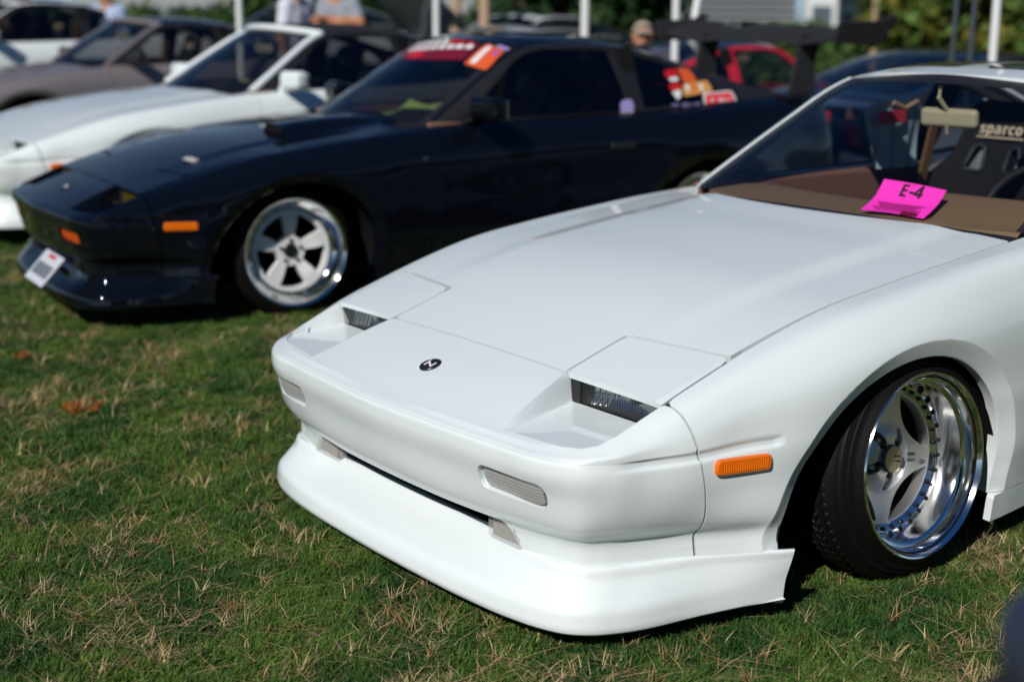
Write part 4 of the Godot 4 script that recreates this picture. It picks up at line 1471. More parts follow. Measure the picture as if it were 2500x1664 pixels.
func field_mesh(bones: Array, cell: float, blend: float) -> Sk:     # bones = [a, b, ra, rb, colour]
	var lo := Vector3(1e9, 1e9, 1e9)
	var hi := -lo
	for b in bones:
		var r: float = maxf(b[2], b[3]) + cell * 2
		lo = lo.min(b[0] - Vector3(r, r, r)).min(b[1] - Vector3(r, r, r))
		hi = hi.max(b[0] + Vector3(r, r, r)).max(b[1] + Vector3(r, r, r))
	var nx := int((hi.x - lo.x) / cell) + 2
	var ny := int((hi.y - lo.y) / cell) + 2
	var nz := int((hi.z - lo.z) / cell) + 2
	var f := PackedFloat32Array()
	f.resize(nx * ny * nz)
	f.fill(1.0)
	for b in bones:
		var a: Vector3 = b[0]
		var e: Vector3 = b[1] - a
		var l := maxf(e.length_squared(), 1e-9)
		var r: float = maxf(b[2], b[3]) + cell * 2.5 + blend
		var p0 := ((a.min(b[1]) - Vector3(r, r, r) - lo) / cell).floor()
		var p1 := ((a.max(b[1]) + Vector3(r, r, r) - lo) / cell).ceil()
		for z in range(maxi(0, int(p0.z)), mini(nz, int(p1.z) + 1)):
			for y in range(maxi(0, int(p0.y)), mini(ny, int(p1.y) + 1)):
				for x in range(maxi(0, int(p0.x)), mini(nx, int(p1.x) + 1)):
					var p := lo + Vector3(x, y, z) * cell
					var t := clampf((p - a).dot(e) / l, 0, 1)
					var d: float = (p - a - e * t).length() - lerpf(b[2], b[3], t)
					var id := x + nx * (y + ny * z)
					f[id] = smin(f[id], d, blend)
	var k := Sk.new()
	var at := PackedInt32Array()
	at.resize(nx * ny * nz)
	at.fill(-1)
	var off := [0, 1, nx, nx + 1, nx * ny, nx * ny + 1, nx * ny + nx, nx * ny + nx + 1]
	var cor := [Vector3(0, 0, 0), Vector3(1, 0, 0), Vector3(0, 1, 0), Vector3(1, 1, 0), Vector3(0, 0, 1), Vector3(1, 0, 1), Vector3(0, 1, 1), Vector3(1, 1, 1)]
	var edges := [[0, 1], [2, 3], [4, 5], [6, 7], [0, 2], [1, 3], [4, 6], [5, 7], [0, 4], [1, 5], [2, 6], [3, 7]]
	for z in nz - 1:
		for y in ny - 1:
			for x in nx - 1:
				var id := x + nx * (y + ny * z)
				var neg := 0
				for q in 8:
					if f[id + off[q]] < 0: neg += 1
				if neg == 0 or neg == 8: continue
				var s := Vector3.ZERO
				var c := 0
				for e in edges:
					var d0 := f[id + off[e[0]]]
					var d1 := f[id + off[e[1]]]
					if (d0 < 0) != (d1 < 0):
						s += cor[e[0]].lerp(cor[e[1]], d0 / (d0 - d1))
						c += 1
				at[id] = k.v.size()
				k.v.append(lo + (Vector3(x, y, z) + s / c) * cell)
	var step := [1, nx, nx * ny]
	for z in range(1, nz - 1):
		for y in range(1, ny - 1):
			for x in range(1, nx - 1):
				var id := x + nx * (y + ny * z)
				for axis in 3:
					var d0 := f[id]
					var d1 := f[id + step[axis]]
					if (d0 < 0) == (d1 < 0): continue
					var u: int = step[(axis + 1) % 3]
					var w: int = step[(axis + 2) % 3]
					var a := at[id - u - w]
					var b := at[id - w]
					var c := at[id]
					var d := at[id - u]
					if a < 0 or b < 0 or c < 0 or d < 0: continue
					if d0 < 0: k.i.append_array([a, b, c, a, c, d])
					else: k.i.append_array([a, c, b, a, d, c])
	normals(k, false)
	for p in k.v:
		var best := 1e9
		var col := Color.WHITE
		for b in bones:
			var e: Vector3 = b[1] - b[0]
			var t := clampf((p - b[0]).dot(e) / maxf(e.length_squared(), 1e-9), 0, 1)
			var d: float = (p - b[0] - e * t).length() - lerpf(b[2], b[3], t)
			if d < best:
				best = d
				col = b[4]
		k.c.append(col)
	return k

func person(label: String, at: Vector3, turn: float, h: float, o: Dictionary, group := "") -> void:
	# stands at the origin facing +z; o: shirt, trousers, skin, hair, pose, sleeves, hat
	var t := thing("person", label, "person", Transform3D(Basis(Vector3.UP, turn), at), group)
	var s := h / 1.75
	var skin: Color = o.get("skin", Color(0.42, 0.21, 0.13))
	var shirt: Color = o.shirt
	var legc: Color = o.get("trousers", Color(0.03, 0.035, 0.05))
	var sl: Color = shirt if o.get("long", false) else skin
	var pose: String = o.get("pose", "stand")
	var seat := 0.0
	var b := []
	var B := func(a, c, ra, rc, col): b.append([a * s, c * s, ra * s, rc * s, col])
	var hip := Vector3(0, 0.93, 0)
	if pose == "sit": hip = Vector3(0, 0.50, 0)
	var up := hip.y - 0.93
	var ch := Vector3(0, 1.30 + up, 0.0)
	var nk := Vector3(0, 1.47 + up, 0.005)
	var hd := Vector3(0, 1.62 + up, 0.025)
	if pose == "lean":
		ch = Vector3(0, 1.27, 0.14)
		nk = Vector3(0, 1.41, 0.22)
		hd = Vector3(0, 1.54, 0.29)
	for x in [-1, 1]:
		B.call(hip + Vector3(0.06 * x, 0, 0), ch + Vector3(0.075 * x, 0.0, 0), 0.115, 0.118, shirt)
		B.call(ch + Vector3(0.06 * x, 0.02, 0), ch + Vector3(0.165 * x, 0.10, 0), 0.085, 0.062, shirt)
		var foot := Vector3(0.11 * x, 0.05, 0.02)
		var knee := Vector3(0.105 * x, 0.50, 0.02)
		if pose == "sit":
			knee = Vector3(0.12 * x, 0.50, 0.44)
			foot = Vector3(0.12 * x, 0.06, 0.46)
		B.call(hip + Vector3(0.085 * x, -0.04, 0), knee, 0.098, 0.062, legc)
		B.call(knee, foot + Vector3(0, 0.03, 0), 0.062, 0.042, legc)
		B.call(foot + Vector3(0, 0.0, -0.04), foot + Vector3(0.015 * x, -0.015, 0.15), 0.045, 0.034, Color(0.03, 0.03, 0.03))
		var sh := ch + Vector3(0.18 * x, 0.10, 0)
		var el := sh + Vector3(0.05 * x, -0.29, -0.02)
		var wr := el + Vector3(0.0, -0.25, 0.05)
		if pose == "crossed":
			el = sh + Vector3(0.07 * x, -0.19, 0.08)
			wr = Vector3(-0.07 * x, el.y + 0.02 + 0.03 * x, 0.22)
		elif pose == "lean":
			el = sh + Vector3(0.04 * x, -0.22, 0.16)
			wr = el + Vector3(-0.02 * x, -0.20, 0.14)
		elif pose == "sit":
			el = sh + Vector3(0.05 * x, -0.25, 0.06)
			wr = el + Vector3(-0.04 * x, -0.05, 0.24)
		B.call(sh, sh.lerp(el, 0.62), 0.060, 0.055, shirt)
		B.call(sh.lerp(el, 0.55), el, 0.046, 0.041, sl)
		B.call(el, wr, 0.042, 0.029, sl)
		o["wrist%d" % x] = [wr, (wr - el).normalized()]
	B.call(ch + Vector3(0, 0.12, 0), nk + Vector3(0, 0.02, 0.0), 0.062, 0.055, skin)
	B.call(nk, hd - Vector3(0, 0.04, 0), 0.054, 0.056, skin)
	B.call(hd + Vector3(0, 0.03, -0.015), hd + Vector3(0, -0.05, 0.022), 0.088, 0.062, skin)
	var body := field_mesh(b, 0.026 * s, 0.05 * s)
	# hands: a palm and five unequal, bent fingers, and the face, each on its own finer grid
	for x in [-1, 1]:
		var wr: Vector3 = o["wrist%d" % x][0] * s
		var d: Vector3 = o["wrist%d" % x][1]
		var side := d.cross(Vector3.UP if absf(d.y) < 0.9 else Vector3.BACK).normalized()
		var palm := d.cross(side).normalized()
		var hb := [[wr, wr + d * 0.05 * s, 0.026 * s, 0.026 * s, skin], [wr + d * 0.03 * s - side * 0.02 * s, wr + d * 0.085 * s - side * 0.024 * s, 0.018 * s, 0.014 * s, skin], [wr + d * 0.03 * s + side * 0.02 * s, wr + d * 0.085 * s + side * 0.026 * s, 0.018 * s, 0.014 * s, skin]]
		for q in 4:
			var root := wr + (d * 0.085 + side * (q - 1.5) * 0.020) * s
			var mid: Vector3 = root + (d * [0.036, 0.042, 0.040, 0.032][q] + palm * 0.012) * s
			hb.append([root, mid, 0.010 * s, 0.009 * s, skin])
			hb.append([mid, mid + (d * [0.026, 0.032, 0.030, 0.022][q] + palm * 0.024) * s, 0.009 * s, 0.0075 * s, skin])
		var tr: Vector3 = wr + (d * 0.03 + side * 0.028 * x) * s
		hb.append([tr, tr + (d * 0.035 + side * 0.03 * x + palm * 0.014) * s, 0.012 * s, 0.010 * s, skin])
		hb.append([tr + (d * 0.035 + side * 0.03 * x + palm * 0.014) * s, tr + (d * 0.062 + side * 0.034 * x + palm * 0.026) * s, 0.010 * s, 0.008 * s, skin])
		body = join([body, field_mesh(hb, 0.006, 0.010)])
	var c0 := hd * s
	var lip := Color(skin.r * 0.8, skin.g * 0.55, skin.b * 0.55)
	var fb := [[c0 + Vector3(0, 0.03, -0.015) * s, c0 + Vector3(0, -0.045, 0.022) * s, 0.0885 * s, 0.063 * s, skin], [c0 + Vector3(0, 0.012, 0.094) * s, c0 + Vector3(0, -0.026, 0.108) * s, 0.010 * s, 0.014 * s, skin], [c0 + Vector3(-0.02, -0.062, 0.082) * s, c0 + Vector3(0.02, -0.062, 0.082) * s, 0.008 * s, 0.008 * s, lip], [c0 + Vector3(0, -0.098, 0.062) * s, c0 + Vector3(0, -0.10, 0.07) * s, 0.022 * s, 0.018 * s, skin], [c0 + Vector3(-0.035, 0.028, 0.076) * s, c0 + Vector3(0.035, 0.028, 0.076) * s, 0.016 * s, 0.016 * s, skin]]
	for x in [-1, 1]:
		fb.append([c0 + Vector3(0.086 * x, 0.012, -0.012) * s, c0 + Vector3(0.088 * x, -0.024, -0.005) * s, 0.016 * s, 0.011 * s, skin])
		fb.append([c0 + Vector3(0.033 * x, 0.004, 0.083) * s, c0 + Vector3(0.034 * x, 0.004, 0.084) * s, 0.011 * s, 0.011 * s, Color(0.03, 0.025, 0.02)])
	body = join([body, field_mesh(fb, 0.011, 0.02)])
	var m := mat(Color.WHITE, 0.8, 0.0, 0.3)
	m.vertex_color_use_as_albedo = true
	put("body", body, m, t)
	var hc: Color = o.get("hair", Color(0.02, 0.014, 0.01))
	var hk := field_mesh([[c0 + Vector3(0, 0.052, -0.03) * s, c0 + Vector3(0, 0.048, 0.012) * s, 0.094 * s, 0.088 * s, hc], [c0 + Vector3(0, -0.01, -0.055) * s, c0 + Vector3(0, 0.03, -0.045) * s, 0.074 * s, 0.088 * s, hc]], 0.012, 0.02)
	hk = clip_c(hk, func(p): return (p.y - c0.y - 0.045 * s) + (c0.z + 0.02 * s - p.z) * 1.3)
	put("cap" if o.get("hat", false) else "hair", hk, m, t)
	if o.get("hat", false): put("cap_peak", normals(grid([smooth_line([c0 + Vector3(-0.08, 0.055, 0.06) * s, c0 + Vector3(0, 0.066, 0.09) * s, c0 + Vector3(0.08, 0.055, 0.06) * s], 6), smooth_line([c0 + Vector3(-0.06, 0.035, 0.13) * s, c0 + Vector3(0, 0.045, 0.165) * s, c0 + Vector3(0.06, 0.035, 0.13) * s], 6)])), mat(hc.linear_to_srgb(), 0.8), t)

func clip_c(k: Sk, f: Callable) -> Sk:
	var o := Sk.new()
	for t in range(0, k.i.size(), 3):
		if f.call((k.v[k.i[t]] + k.v[k.i[t + 1]] + k.v[k.i[t + 2]]) / 3.0) < 0: continue
		for j in 3:
			o.i.append(o.v.size())
			o.v.append(k.v[k.i[t + j]])
			o.n.append(k.n[k.i[t + j]])
			o.c.append(k.c[k.i[t + j]])
	return o

# ---------------------------------------------------------------- trees and buildings
func leaf_clump(seed_: int, n: int, rad: float, size: float) -> ArrayMesh:
	var r := RandomNumberGenerator.new()
	r.seed = seed_
	var k := Sk.new()
	for q in n:
		var p := Vector3(r.randf_range(-1, 1), r.randf_range(-1, 1), r.randf_range(-1, 1)) * rad
		var a := Vector3(r.randf_range(-1, 1), r.randf_range(-1, 1), r.randf_range(-1, 1)).normalized() * size
		var b := a.cross(Vector3(r.randf_range(-1, 1), r.randf_range(-1, 1), r.randf_range(-1, 1)).normalized()).normalized() * size * 0.5
		var nn := (b - (-a)).cross(a - (-a)).normalized()
		var o := k.v.size()
		k.v.append_array([p - a, p + b, p + a, p - b])
		var t := r.randf_range(0.6, 1.4)
		for j in 4:
			k.n.append(nn)
			k.c.append(Color(t, t, t * 0.9))
		k.i.append_array([o, o + 1, o + 2, o, o + 2, o + 3])
	return bake(k)

var leaf_m: Array = []
func tree(label: String, at: Vector3, h: float, w: float, low: float, col: Color, warm: Color, category := "tree", group := "") -> void:
	if leaf_m.is_empty(): leaf_m = [leaf_clump(5, 16, 0.22, 0.11), leaf_clump(6, 14, 0.26, 0.10)]
	var t := thing("tree" if category == "tree" else "bush", label, category, Transform3D(Basis(), at), group)
	put("trunk", tube([Vector3(0, 0, 0), Vector3(0.05, h * 0.3, 0.03), Vector3(-0.04, h * 0.55, 0), Vector3(0.02, h * 0.8, 0.02)], [0.13 * h / 4, 0.10 * h / 4, 0.07 * h / 4, 0.02], 8), M.bark, t)
	var lumps := []
	for q in 14:
		var a := rng.randf() * TAU
		var y := lerpf(low, h, rng.randf_range(0.1, 0.92))
		var r := w * (1.0 - 0.55 * absf(y - lerpf(low, h, 0.45)) / (h - low)) * rng.randf_range(0.25, 0.75)
		lumps.append([Vector3(r * cos(a), y, r * sin(a)), w * rng.randf_range(0.28, 0.5)])
		if q < 6: put("limb", tube([Vector3(0, lerpf(low, y, 0.5) * 0.6, 0), lumps[q][0] * Vector3(0.5, 0.8, 0.5), lumps[q][0]], [0.05 * h / 4, 0.03 * h / 4, 0.012], 6), M.bark, t)
	var xf := []
	var cols := []
	for q in int(420 * w * (h - low) / 4.0) + 500:
		var l: Array = lumps[rng.randi() % lumps.size()]
		var d: Vector3 = Vector3(rng.randfn(), rng.randfn(), rng.randfn()).normalized() * l[1] * pow(rng.randf(), 0.33)
		var p: Vector3 = l[0] + d * Vector3(1, 0.8, 1)
		if p.y < 0.05: continue
		xf.append(Transform3D(Basis.from_euler(Vector3(rng.randf() * TAU, rng.randf() * TAU, 0)).scaled(Vector3.ONE * rng.randf_range(0.8, 1.5)), p))
		cols.append(col.lerp(warm, pow(rng.randf(), 3.0)) * rng.randf_range(0.7, 1.3))
	var half := xf.size() / 2
	spread("crown", leaf_m[0], M.leaf, xf.slice(0, half), cols.slice(0, half), t)
	spread("crown", leaf_m[1], M.leaf, xf.slice(half), cols.slice(half), t)

func pole(called: String, label: String, category: String, base: Vector3, h: float, r: float, material: Material, lean := Vector3.ZERO, group := "") -> void:
	var t := thing(called, label, category, Transform3D(Basis(), base), group)
	put("shaft", tube([Vector3.ZERO, lean * 0.5 + Vector3(0, h * 0.5, 0), lean + Vector3(0, h, 0)], [r, r, r * 0.96], 10), material, t)
	put("foot_plate", box(Vector3(r * 6, 0.012, r * 6), 0.004), M.trim, t)

func building(label: String, at: Vector3, turn: float, size: Vector3, wall: Material, rows: int, cols: int, slats: bool) -> void:
	var t := thing("building", label, "building", Transform3D(Basis(Vector3.UP, turn), at))
	put("wall", moved(box(size, 0.05), Transform3D(Basis(), Vector3(0, size.y / 2, 0))), wall, t)
	put("roof", moved(box(Vector3(size.x + 0.5, 0.4, size.z + 0.5), 0.05), Transform3D(Basis(), Vector3(0, size.y + 0.2, 0))), M.concrete, t)
	var wm := bake(box(Vector3(size.x / cols * (0.98 if slats else 0.6), size.y / rows * (0.62 if slats else 0.5), 0.12), 0.02))
	var fm := bake(box(Vector3(size.x, 0.10, 0.3), 0.03))
	for r in rows:
		for c in cols: put("window", wm, M.window, t, Transform3D(Basis(), Vector3((c + 0.5) / cols * size.x - size.x / 2, (r + 0.55) / rows * size.y, size.z / 2 + 0.05)))
		if slats: put("slat", fm, M.concrete, t, Transform3D(Basis(), Vector3(0, float(r) / rows * size.y + 0.05, size.z / 2 + 0.15)))
# ---------------------------------------------------------------- the place
func build_ground() -> void:
	var g := PlaneMesh.new()
	g.size = Vector2(500, 500)
	var o := MeshInstance3D.new()
	o.name = "ground"
	o.mesh = g
	o.position.y = -0.004
	var m := mat(Color.WHITE, 0.95, 0.0, 0.1)
	m.albedo_texture = noise_tex(3, 0.02, [[0.25, lin(0.025, 0.045, 0.015)], [0.5, lin(0.06, 0.11, 0.03)], [0.65, lin(0.14, 0.13, 0.055)], [0.85, lin(0.26, 0.2, 0.1)]], 1024, 6)
	m.uv1_triplanar = true
	m.uv1_world_triplanar = true
	m.uv1_scale = Vector3(0.7, 0.7, 0.7)
	o.material_override = m
	o.set_meta("kind", "structure")
	add_child(o)

func decal(called: String, skin: Sk, poly: Array, m: Material, parent: Node3D, lift: float, rad := 0.008, on_screen := false) -> void:
	var line := rounded(poly, [rad], 4)
	var k := clip(skin, func(p): return poly_d(line, Vector2(p.x, p.y) if on_screen else Vector2(-p.z, p.y)))
	for j in k.v.size(): k.v[j] += k.n[j] * lift
	put(called, k, m, parent)

func screen_at(w: float, u: float) -> Vector2:
	var s := lerpf(1.69, 2.29, u)
	var e := E3(s)
	var cy := lerpf(0.792, 1.172, u) + 0.012 * sin(PI * u)
	return Vector2(e.x * w, lerpf(e.y, cy, 1.0 - w * w))

func mirrors(car: Node3D, m: Material) -> void:
	for x in [-1, 1]:
		var o := put("door_mirror", moved(box(Vector3(0.20, 0.115, 0.10), 0.035, 4), Transform3D(Basis(Vector3.UP, 0.12 * x), V(0.855 * x, 0.862, 1.90))), m, car)
		put("mirror_arm", tube([V(0.70 * x, 0.80, 1.90), V(0.78 * x, 0.815, 1.91), V(0.83 * x, 0.835, 1.905)], [0.03, 0.028, 0.03], 8), m, o)
		put("mirror_glass", moved(box(Vector3(0.17, 0.09, 0.006), 0.003), Transform3D(Basis(Vector3.UP, 0.12 * x), V(0.855 * x, 0.862, 1.954))), M.chrome, o)

func wheels(car: Node3D, subs: Array, y: float, x: float, pal := {}) -> void:
	for s in [0.965, 3.30]:
		for q in [1, -1]: put_wheel(car, subs, pal, V(x * q, y, s), deg_to_rad(2.5), 0.0, q < 0)

func frame(car: Node3D, m: Material, r: float) -> void:     # stout screen frame: two pillars and the header
	for x in [-1, 1]:
		var p := []
		for j in 9:
			var e := E3(lerpf(1.70, 2.29, j / 8.0))
			p.append(Vector3(e.x * x, e.y + 0.008, e.z))
		put("screen_pillar", tube(p, [r], 10), m, car)
	var h := []
	for j in 17:
		var w := lerpf(-1, 1, j / 16.0)
		var k := 1.0 - w * w
		h.append(V(0.527 * w, lerpf(1.141, 1.180, k), lerpf(2.29, 2.115, k)))
	put("screen_header", tube(h, [r], 10), m, car)

func sheet(rows: Array, n := 8) -> Sk:
	var g := []
	for r in rows: g.append(smooth_line(r, n))
	var cols := []
	for j in g[0].size():
		var c := []
		for r in g: c.append(r[j])
		cols.append(smooth_line(c, n))
	return normals(grid(cols))

func spoiler_wing(car: Node3D) -> void:
	var w := group_node("rear_wing_spoiler", car)
	var rows := []
	for j in 41:
		var x := lerpf(-0.80, 0.80, j / 40.0)
		var lift := 0.05 * pow(absf(x) / 0.80, 3) - 0.02 * sm(0.25, 0.45, absf(x)) + 0.02
		var row := PackedVector3Array()
		for q in 21:
			var a := TAU * q / 20.0
			var c := cos(a)
			var th := 0.016 * sin(a) * (1.0 - 0.5 * c)
			row.append(V(x, 1.178 + lift + th + 0.045 * c, 4.32 + 0.15 * c))
		rows.append(row)
	put("blade", normals(grid(rows)), M.cloth_black, w)
	for x in [-1, 1]:
		var plate := rounded([Vector2(-0.20, -0.07), Vector2(0.14, -0.09), Vector2(0.24, 0.10), Vector2(0.06, 0.05), Vector2(-0.20, 0.05)], [0.03])
		put("end_plate", moved(prism(plate, 0.02, 0.004), Transform3D(Basis(Vector3.BACK, -0.28 * x) * Basis(Vector3.UP, PI / 2), V(0.822 * x + 0.01, 1.223, 4.32))), M.cloth_black, w)
		var up := rounded([Vector2(-0.10, 0.0), Vector2(0.10, 0.0), Vector2(0.09, 0.20), Vector2(0.13, 0.338), Vector2(-0.03, 0.338), Vector2(-0.05, 0.20)], [0.02])
		put("upright", moved(prism(up, 0.02, 0.004), Transform3D(Basis(Vector3.UP, PI / 2), V(0.45 * x + 0.01, 0.86, 4.22))), M.cloth_black, w)

func _ready() -> void:
	rng.seed = 7
	set_view()
	make_materials()
	build_ground()
	build_skin()
	build_panels()
	build_glasshouse()
	var deep := build_deep_wheel()
	var star := build_star_wheel("white_spoke")
	var hero := thing("white_coupe", "glossy white low coupe in front with clear lamps and polished deep-dish front wheel", "car", Transform3D.IDENTITY, "low sports cars parked on the lawn")
	make_car(hero, {"paint": M.white, "roof": M.white, "tint": M.glass})
	for x in [1, -1]: put_wheel(hero, deep, {}, V(0.83 * x, 0.294, 1.022), deg_to_rad(5.0), 0.0, x < 0)
	for x in [1, -1]: put_wheel(hero, deep, {}, V(0.83 * x, 0.294, 3.32), deg_to_rad(5.0), 0.0, x < 0)
	put("rub_strip", moved(box(Vector3(0.008, 0.022, 0.34), 0.003), Transform3D(Basis(Vector3.UP, -0.03), V(0.8265, 0.440, 1.545))), M.white, hero)
	# folded flyer on the dashboard, and a shirt hung inside the far window
	var t := thing("flyer", "bright pink folded flyer lettered E-4 on the white car's brown dashboard", "paper sheet", Transform3D(Basis(Vector3.UP, 0.07), V(0.203, 0.0, 1.665)))
	put("sheet", sheet([[Vector3(-0.108, 0.787, 0.035), Vector3(0, 0.789, 0.035), Vector3(0.108, 0.784, 0.035)], [Vector3(-0.108, 0.812, -0.018), Vector3(0, 0.809, -0.018), Vector3(0.108, 0.809, -0.018)], [Vector3(-0.108, 0.823, -0.035), Vector3(0, 0.820, -0.035), Vector3(0.108, 0.819, -0.035)], [Vector3(-0.104, 0.872, -0.072), Vector3(0, 0.867, -0.074), Vector3(0.112, 0.858, -0.07)]], 6), M.pink, t)
	var face := Basis(Vector3.RIGHT, Vector3(0, 0.047, -0.038).normalized(), Vector3(0, 0.038, 0.047).normalized())
	var lower := Basis(Vector3.RIGHT, Vector3(0, 0.025, -0.053).normalized(), Vector3(0, 0.053, 0.025).normalized())
	for w in [["E-4", 0.0042, Transform3D(face, Vector3(0.004, 0.8455, -0.0535)), 26, 0.0018], ["•", 0.0010, Transform3D(face, Vector3(0.004, 0.8640, -0.067)), 24, 0.0012]]:
		var tm := TextMesh.new()
		tm.text = w[0]
		tm.font = font_bold
		tm.font_size = w[3]
		tm.pixel_size = w[1] * 0.5
		tm.depth = 0.0006
		put("print", tm, M.ink, t, w[2])
	for q in 6: put("print_line", box(Vector3(0.165 - 0.02 * (q % 3), 0.0022, 0.0008), 0.0003), M.s_dark_red, t, Transform3D(lower, Vector3(0.0, 0.8105 - 0.0036 * q, -0.011 + 0.0074 * q)))
	put("print_stamp", box(Vector3(0.055, 0.016, 0.0008), 0.0003), M.s_dark_red, t, Transform3D(lower, Vector3(0.055, 0.7915, 0.0282)))
	t = thing("t_shirt", "blue-grey t-shirt with red print hung inside the white car's far window", "shirt", Transform3D(Basis(), Vector3(-0.515, 0, 0)))
	var rows := []
	for q in 17:
		var row := PackedVector3Array()
		for j in 33:
			var u := j / 32.0
			var y := lerpf(1.055, 0.80, q / 16.0)
			var s0 := lerpf(2.36, 2.47, q / 16.0)
			var s1 := lerpf(2.70, 2.71, q / 16.0)
			row.append(V(0.010 * sin(u * 17.0 + q * 0.16) * (0.3 + q / 16.0) - 0.03 * q / 16.0, y - 0.03 * pow(2 * u - 1, 2) * (1.0 - q / 16.0), lerpf(s0, s1, u)))
		rows.append(row)
	put("cloth", normals(grid(rows)), M.tee, t)
	put("print", moved(box(Vector3(0.006, 0.045, 0.15), 0.002), Transform3D(Basis(), V(0.018, 0.994, 2.505))), M.tee_red, t)
	put("collar", tube([V(0.012, 1.045, 2.51), V(0.014, 1.022, 2.58), V(0.012, 1.045, 2.65)], [0.010], 6), M.tan_wood, t)
	# the black coupe
	var bk := thing("black_coupe", "glossy black low coupe with tinted windows, stickers and a tall rear wing", "car", Transform3D(Basis(Vector3.UP, deg_to_rad(-6.13)), Vector3(-3.671, 0.05, -0.425)), "low sports cars parked on the lawn")
	var black := {"paint": M.black, "roof": M.black, "tint": M.tint_dark, "glass": glass(Color(0.01, 0.02, 0.025), 0.5), "lamp_lens": M.amber_deep, "fog_lens": M.trim, "fog_back": M.trim, "lens": M.yellow_lens, "dash": mat(lin(0.02, 0.016, 0.018), 0.8), "letter": M.seat, "mirror_case": M.trim}
	make_car(bk, black)
	wheels(bk, star, 0.242, 0.755)
	mirrors(bk, M.black)
	spoiler_wing(bk)
	var scp := []
	for q in 7:
		var row := PackedVector3Array()
		var u := q / 6.0
		for j in 13:
			var w := lerpf(-1, 1, j / 12.0)
			var x := 0.30 + w * 0.135
			var s := lerpf(1.05, 1.64, u)
			row.append(V(x, H(x, s) + 0.050 * (1.0 - pow(absf(w), 4)) * (1.0 - pow(u, 3)) - 0.003, s))
		scp.append(row)
	put("bonnet_scoop", normals(grid(scp)), M.black, bk)
	put("scoop_mouth", moved(box(Vector3(0.22, 0.036, 0.01), 0.004), Transform3D(Basis(), V(0.30, H(0.30, 1.05) + 0.020, 1.054))), M.dark, bk)
	var tm2 := TextMesh.new()
	tm2.text = "NISSAN"
	tm2.font = font
	tm2.font_size = 28
	tm2.pixel_size = 0.0016
	tm2.depth = 0.003
	put("bonnet_lettering", tm2, M.s_white, bk, Transform3D(Basis(Vector3.RIGHT, Vector3(0, 0.28, -0.96).normalized(), Vector3(0, 0.96, 0.28).normalized()), V(0.42, H(0.42, 0.60) + 0.002, 0.60)))
	var pl := put("licence_plate", box(Vector3(0.305, 0.155, 0.004), 0.0015), M.plate, bk, Transform3D(Basis(Vector3.RIGHT, -0.75), Vector3(0.47, 0.215, 0.085)))
	put("plate_script", box(Vector3(0.11, 0.018, 0.002), 0.0005), M.s_red, pl, Transform3D(Basis(), Vector3(0, 0.058, 0.0025)))
	for q in 7: put("plate_character", box(Vector3(0.022, 0.062, 0.002), 0.0005), M.navy, pl, Transform3D(Basis(), Vector3(-0.108 + 0.036 * q, -0.012, 0.0025)))
	for x in [-1, 1]: put("door_handle", moved(box(Vector3(0.02, 0.035, 0.15), 0.008), Transform3D(Basis(), V(0.815 * x, 0.655, 2.72))), M.trim, bk)
	put("wing_badge", moved(creased(lathe([[0.012, 0.0], [0.010, 0.008], [0.0, 0.010]], 16)), Transform3D(Basis(), V(0.797, 0.64, 1.60))), M.chrome, bk)
	var q2 := [["print_sticker", "s_red", [Vector2(3.12, 1.014), Vector2(3.232, 1.021), Vector2(3.218, 0.985), Vector2(3.115, 0.975)]], ["print_sticker", "s_white", [Vector2(3.135, 0.978), Vector2(3.21, 0.984), Vector2(3.205, 0.962), Vector2(3.13, 0.956)]], ["print_sticker", "s_orange", [Vector2(3.234, 1.027), Vector2(3.318, 1.02), Vector2(3.334, 0.955), Vector2(3.225, 0.950)]], ["print_sticker", "s_red", [Vector2(3.124, 0.95), Vector2(3.212, 0.955), Vector2(3.20, 0.918), Vector2(3.115, 0.91)]], ["print_sticker", "s_white", [Vector2(3.120, 0.912), Vector2(3.198, 0.917), Vector2(3.185, 0.89), Vector2(3.158, 0.858), Vector2(3.14, 0.885)]], ["print_sticker", "s_gold", [Vector2(3.213, 0.944), Vector2(3.405, 0.960), Vector2(3.415, 0.905), Vector2(3.195, 0.880)]], ["bordered_sticker", "s_white", [Vector2(3.331, 0.896), Vector2(3.546, 0.904), Vector2(3.548, 0.824), Vector2(3.321, 0.815)]], ["oval_sticker", "s_purple", [Vector2(2.79, 0.873), Vector2(2.86, 0.877), Vector2(2.868, 0.815), Vector2(2.772, 0.812)]], ["oval_sticker", "s_white", [Vector2(2.772, 0.815), Vector2(2.866, 0.818), Vector2(2.860, 0.800), Vector2(2.768, 0.798)]]]
	for e in q2: decal(e[0], side_skin, e[2], M[e[1]], bk, 0.002)
	decal("sticker_field", side_skin, [Vector2(3.343, 0.889), Vector2(3.534, 0.896), Vector2(3.535, 0.831), Vector2(3.333, 0.823)], M.tee_red, bk, 0.003)
	for q in 5: decal("sticker_print", side_skin, [Vector2(3.375 + 0.026 * q, 0.869), Vector2(3.393 + 0.026 * q, 0.869), Vector2(3.391 + 0.026 * q, 0.846), Vector2(3.373 + 0.026 * q, 0.846)], M.s_white, bk, 0.004, 0.002)
	for q in 3: decal("sticker_print", side_skin, [Vector2(3.23 + 0.05 * q, 0.945), Vector2(3.255 + 0.05 * q, 0.945), Vector2(3.25 + 0.05 * q, 0.905), Vector2(3.225 + 0.05 * q, 0.905)], M[["s_white", "s_orange", "s_white"][q]], bk, 0.003, 0.006)
	for q in 8: decal("sticker_lettering", side_skin, [Vector2(3.10 + 0.026 * q, 0.851), Vector2(3.118 + 0.026 * q, 0.851), Vector2(3.115 + 0.026 * q, 0.828), Vector2(3.097 + 0.026 * q, 0.828)], M.s_purple, bk, 0.002, 0.003)
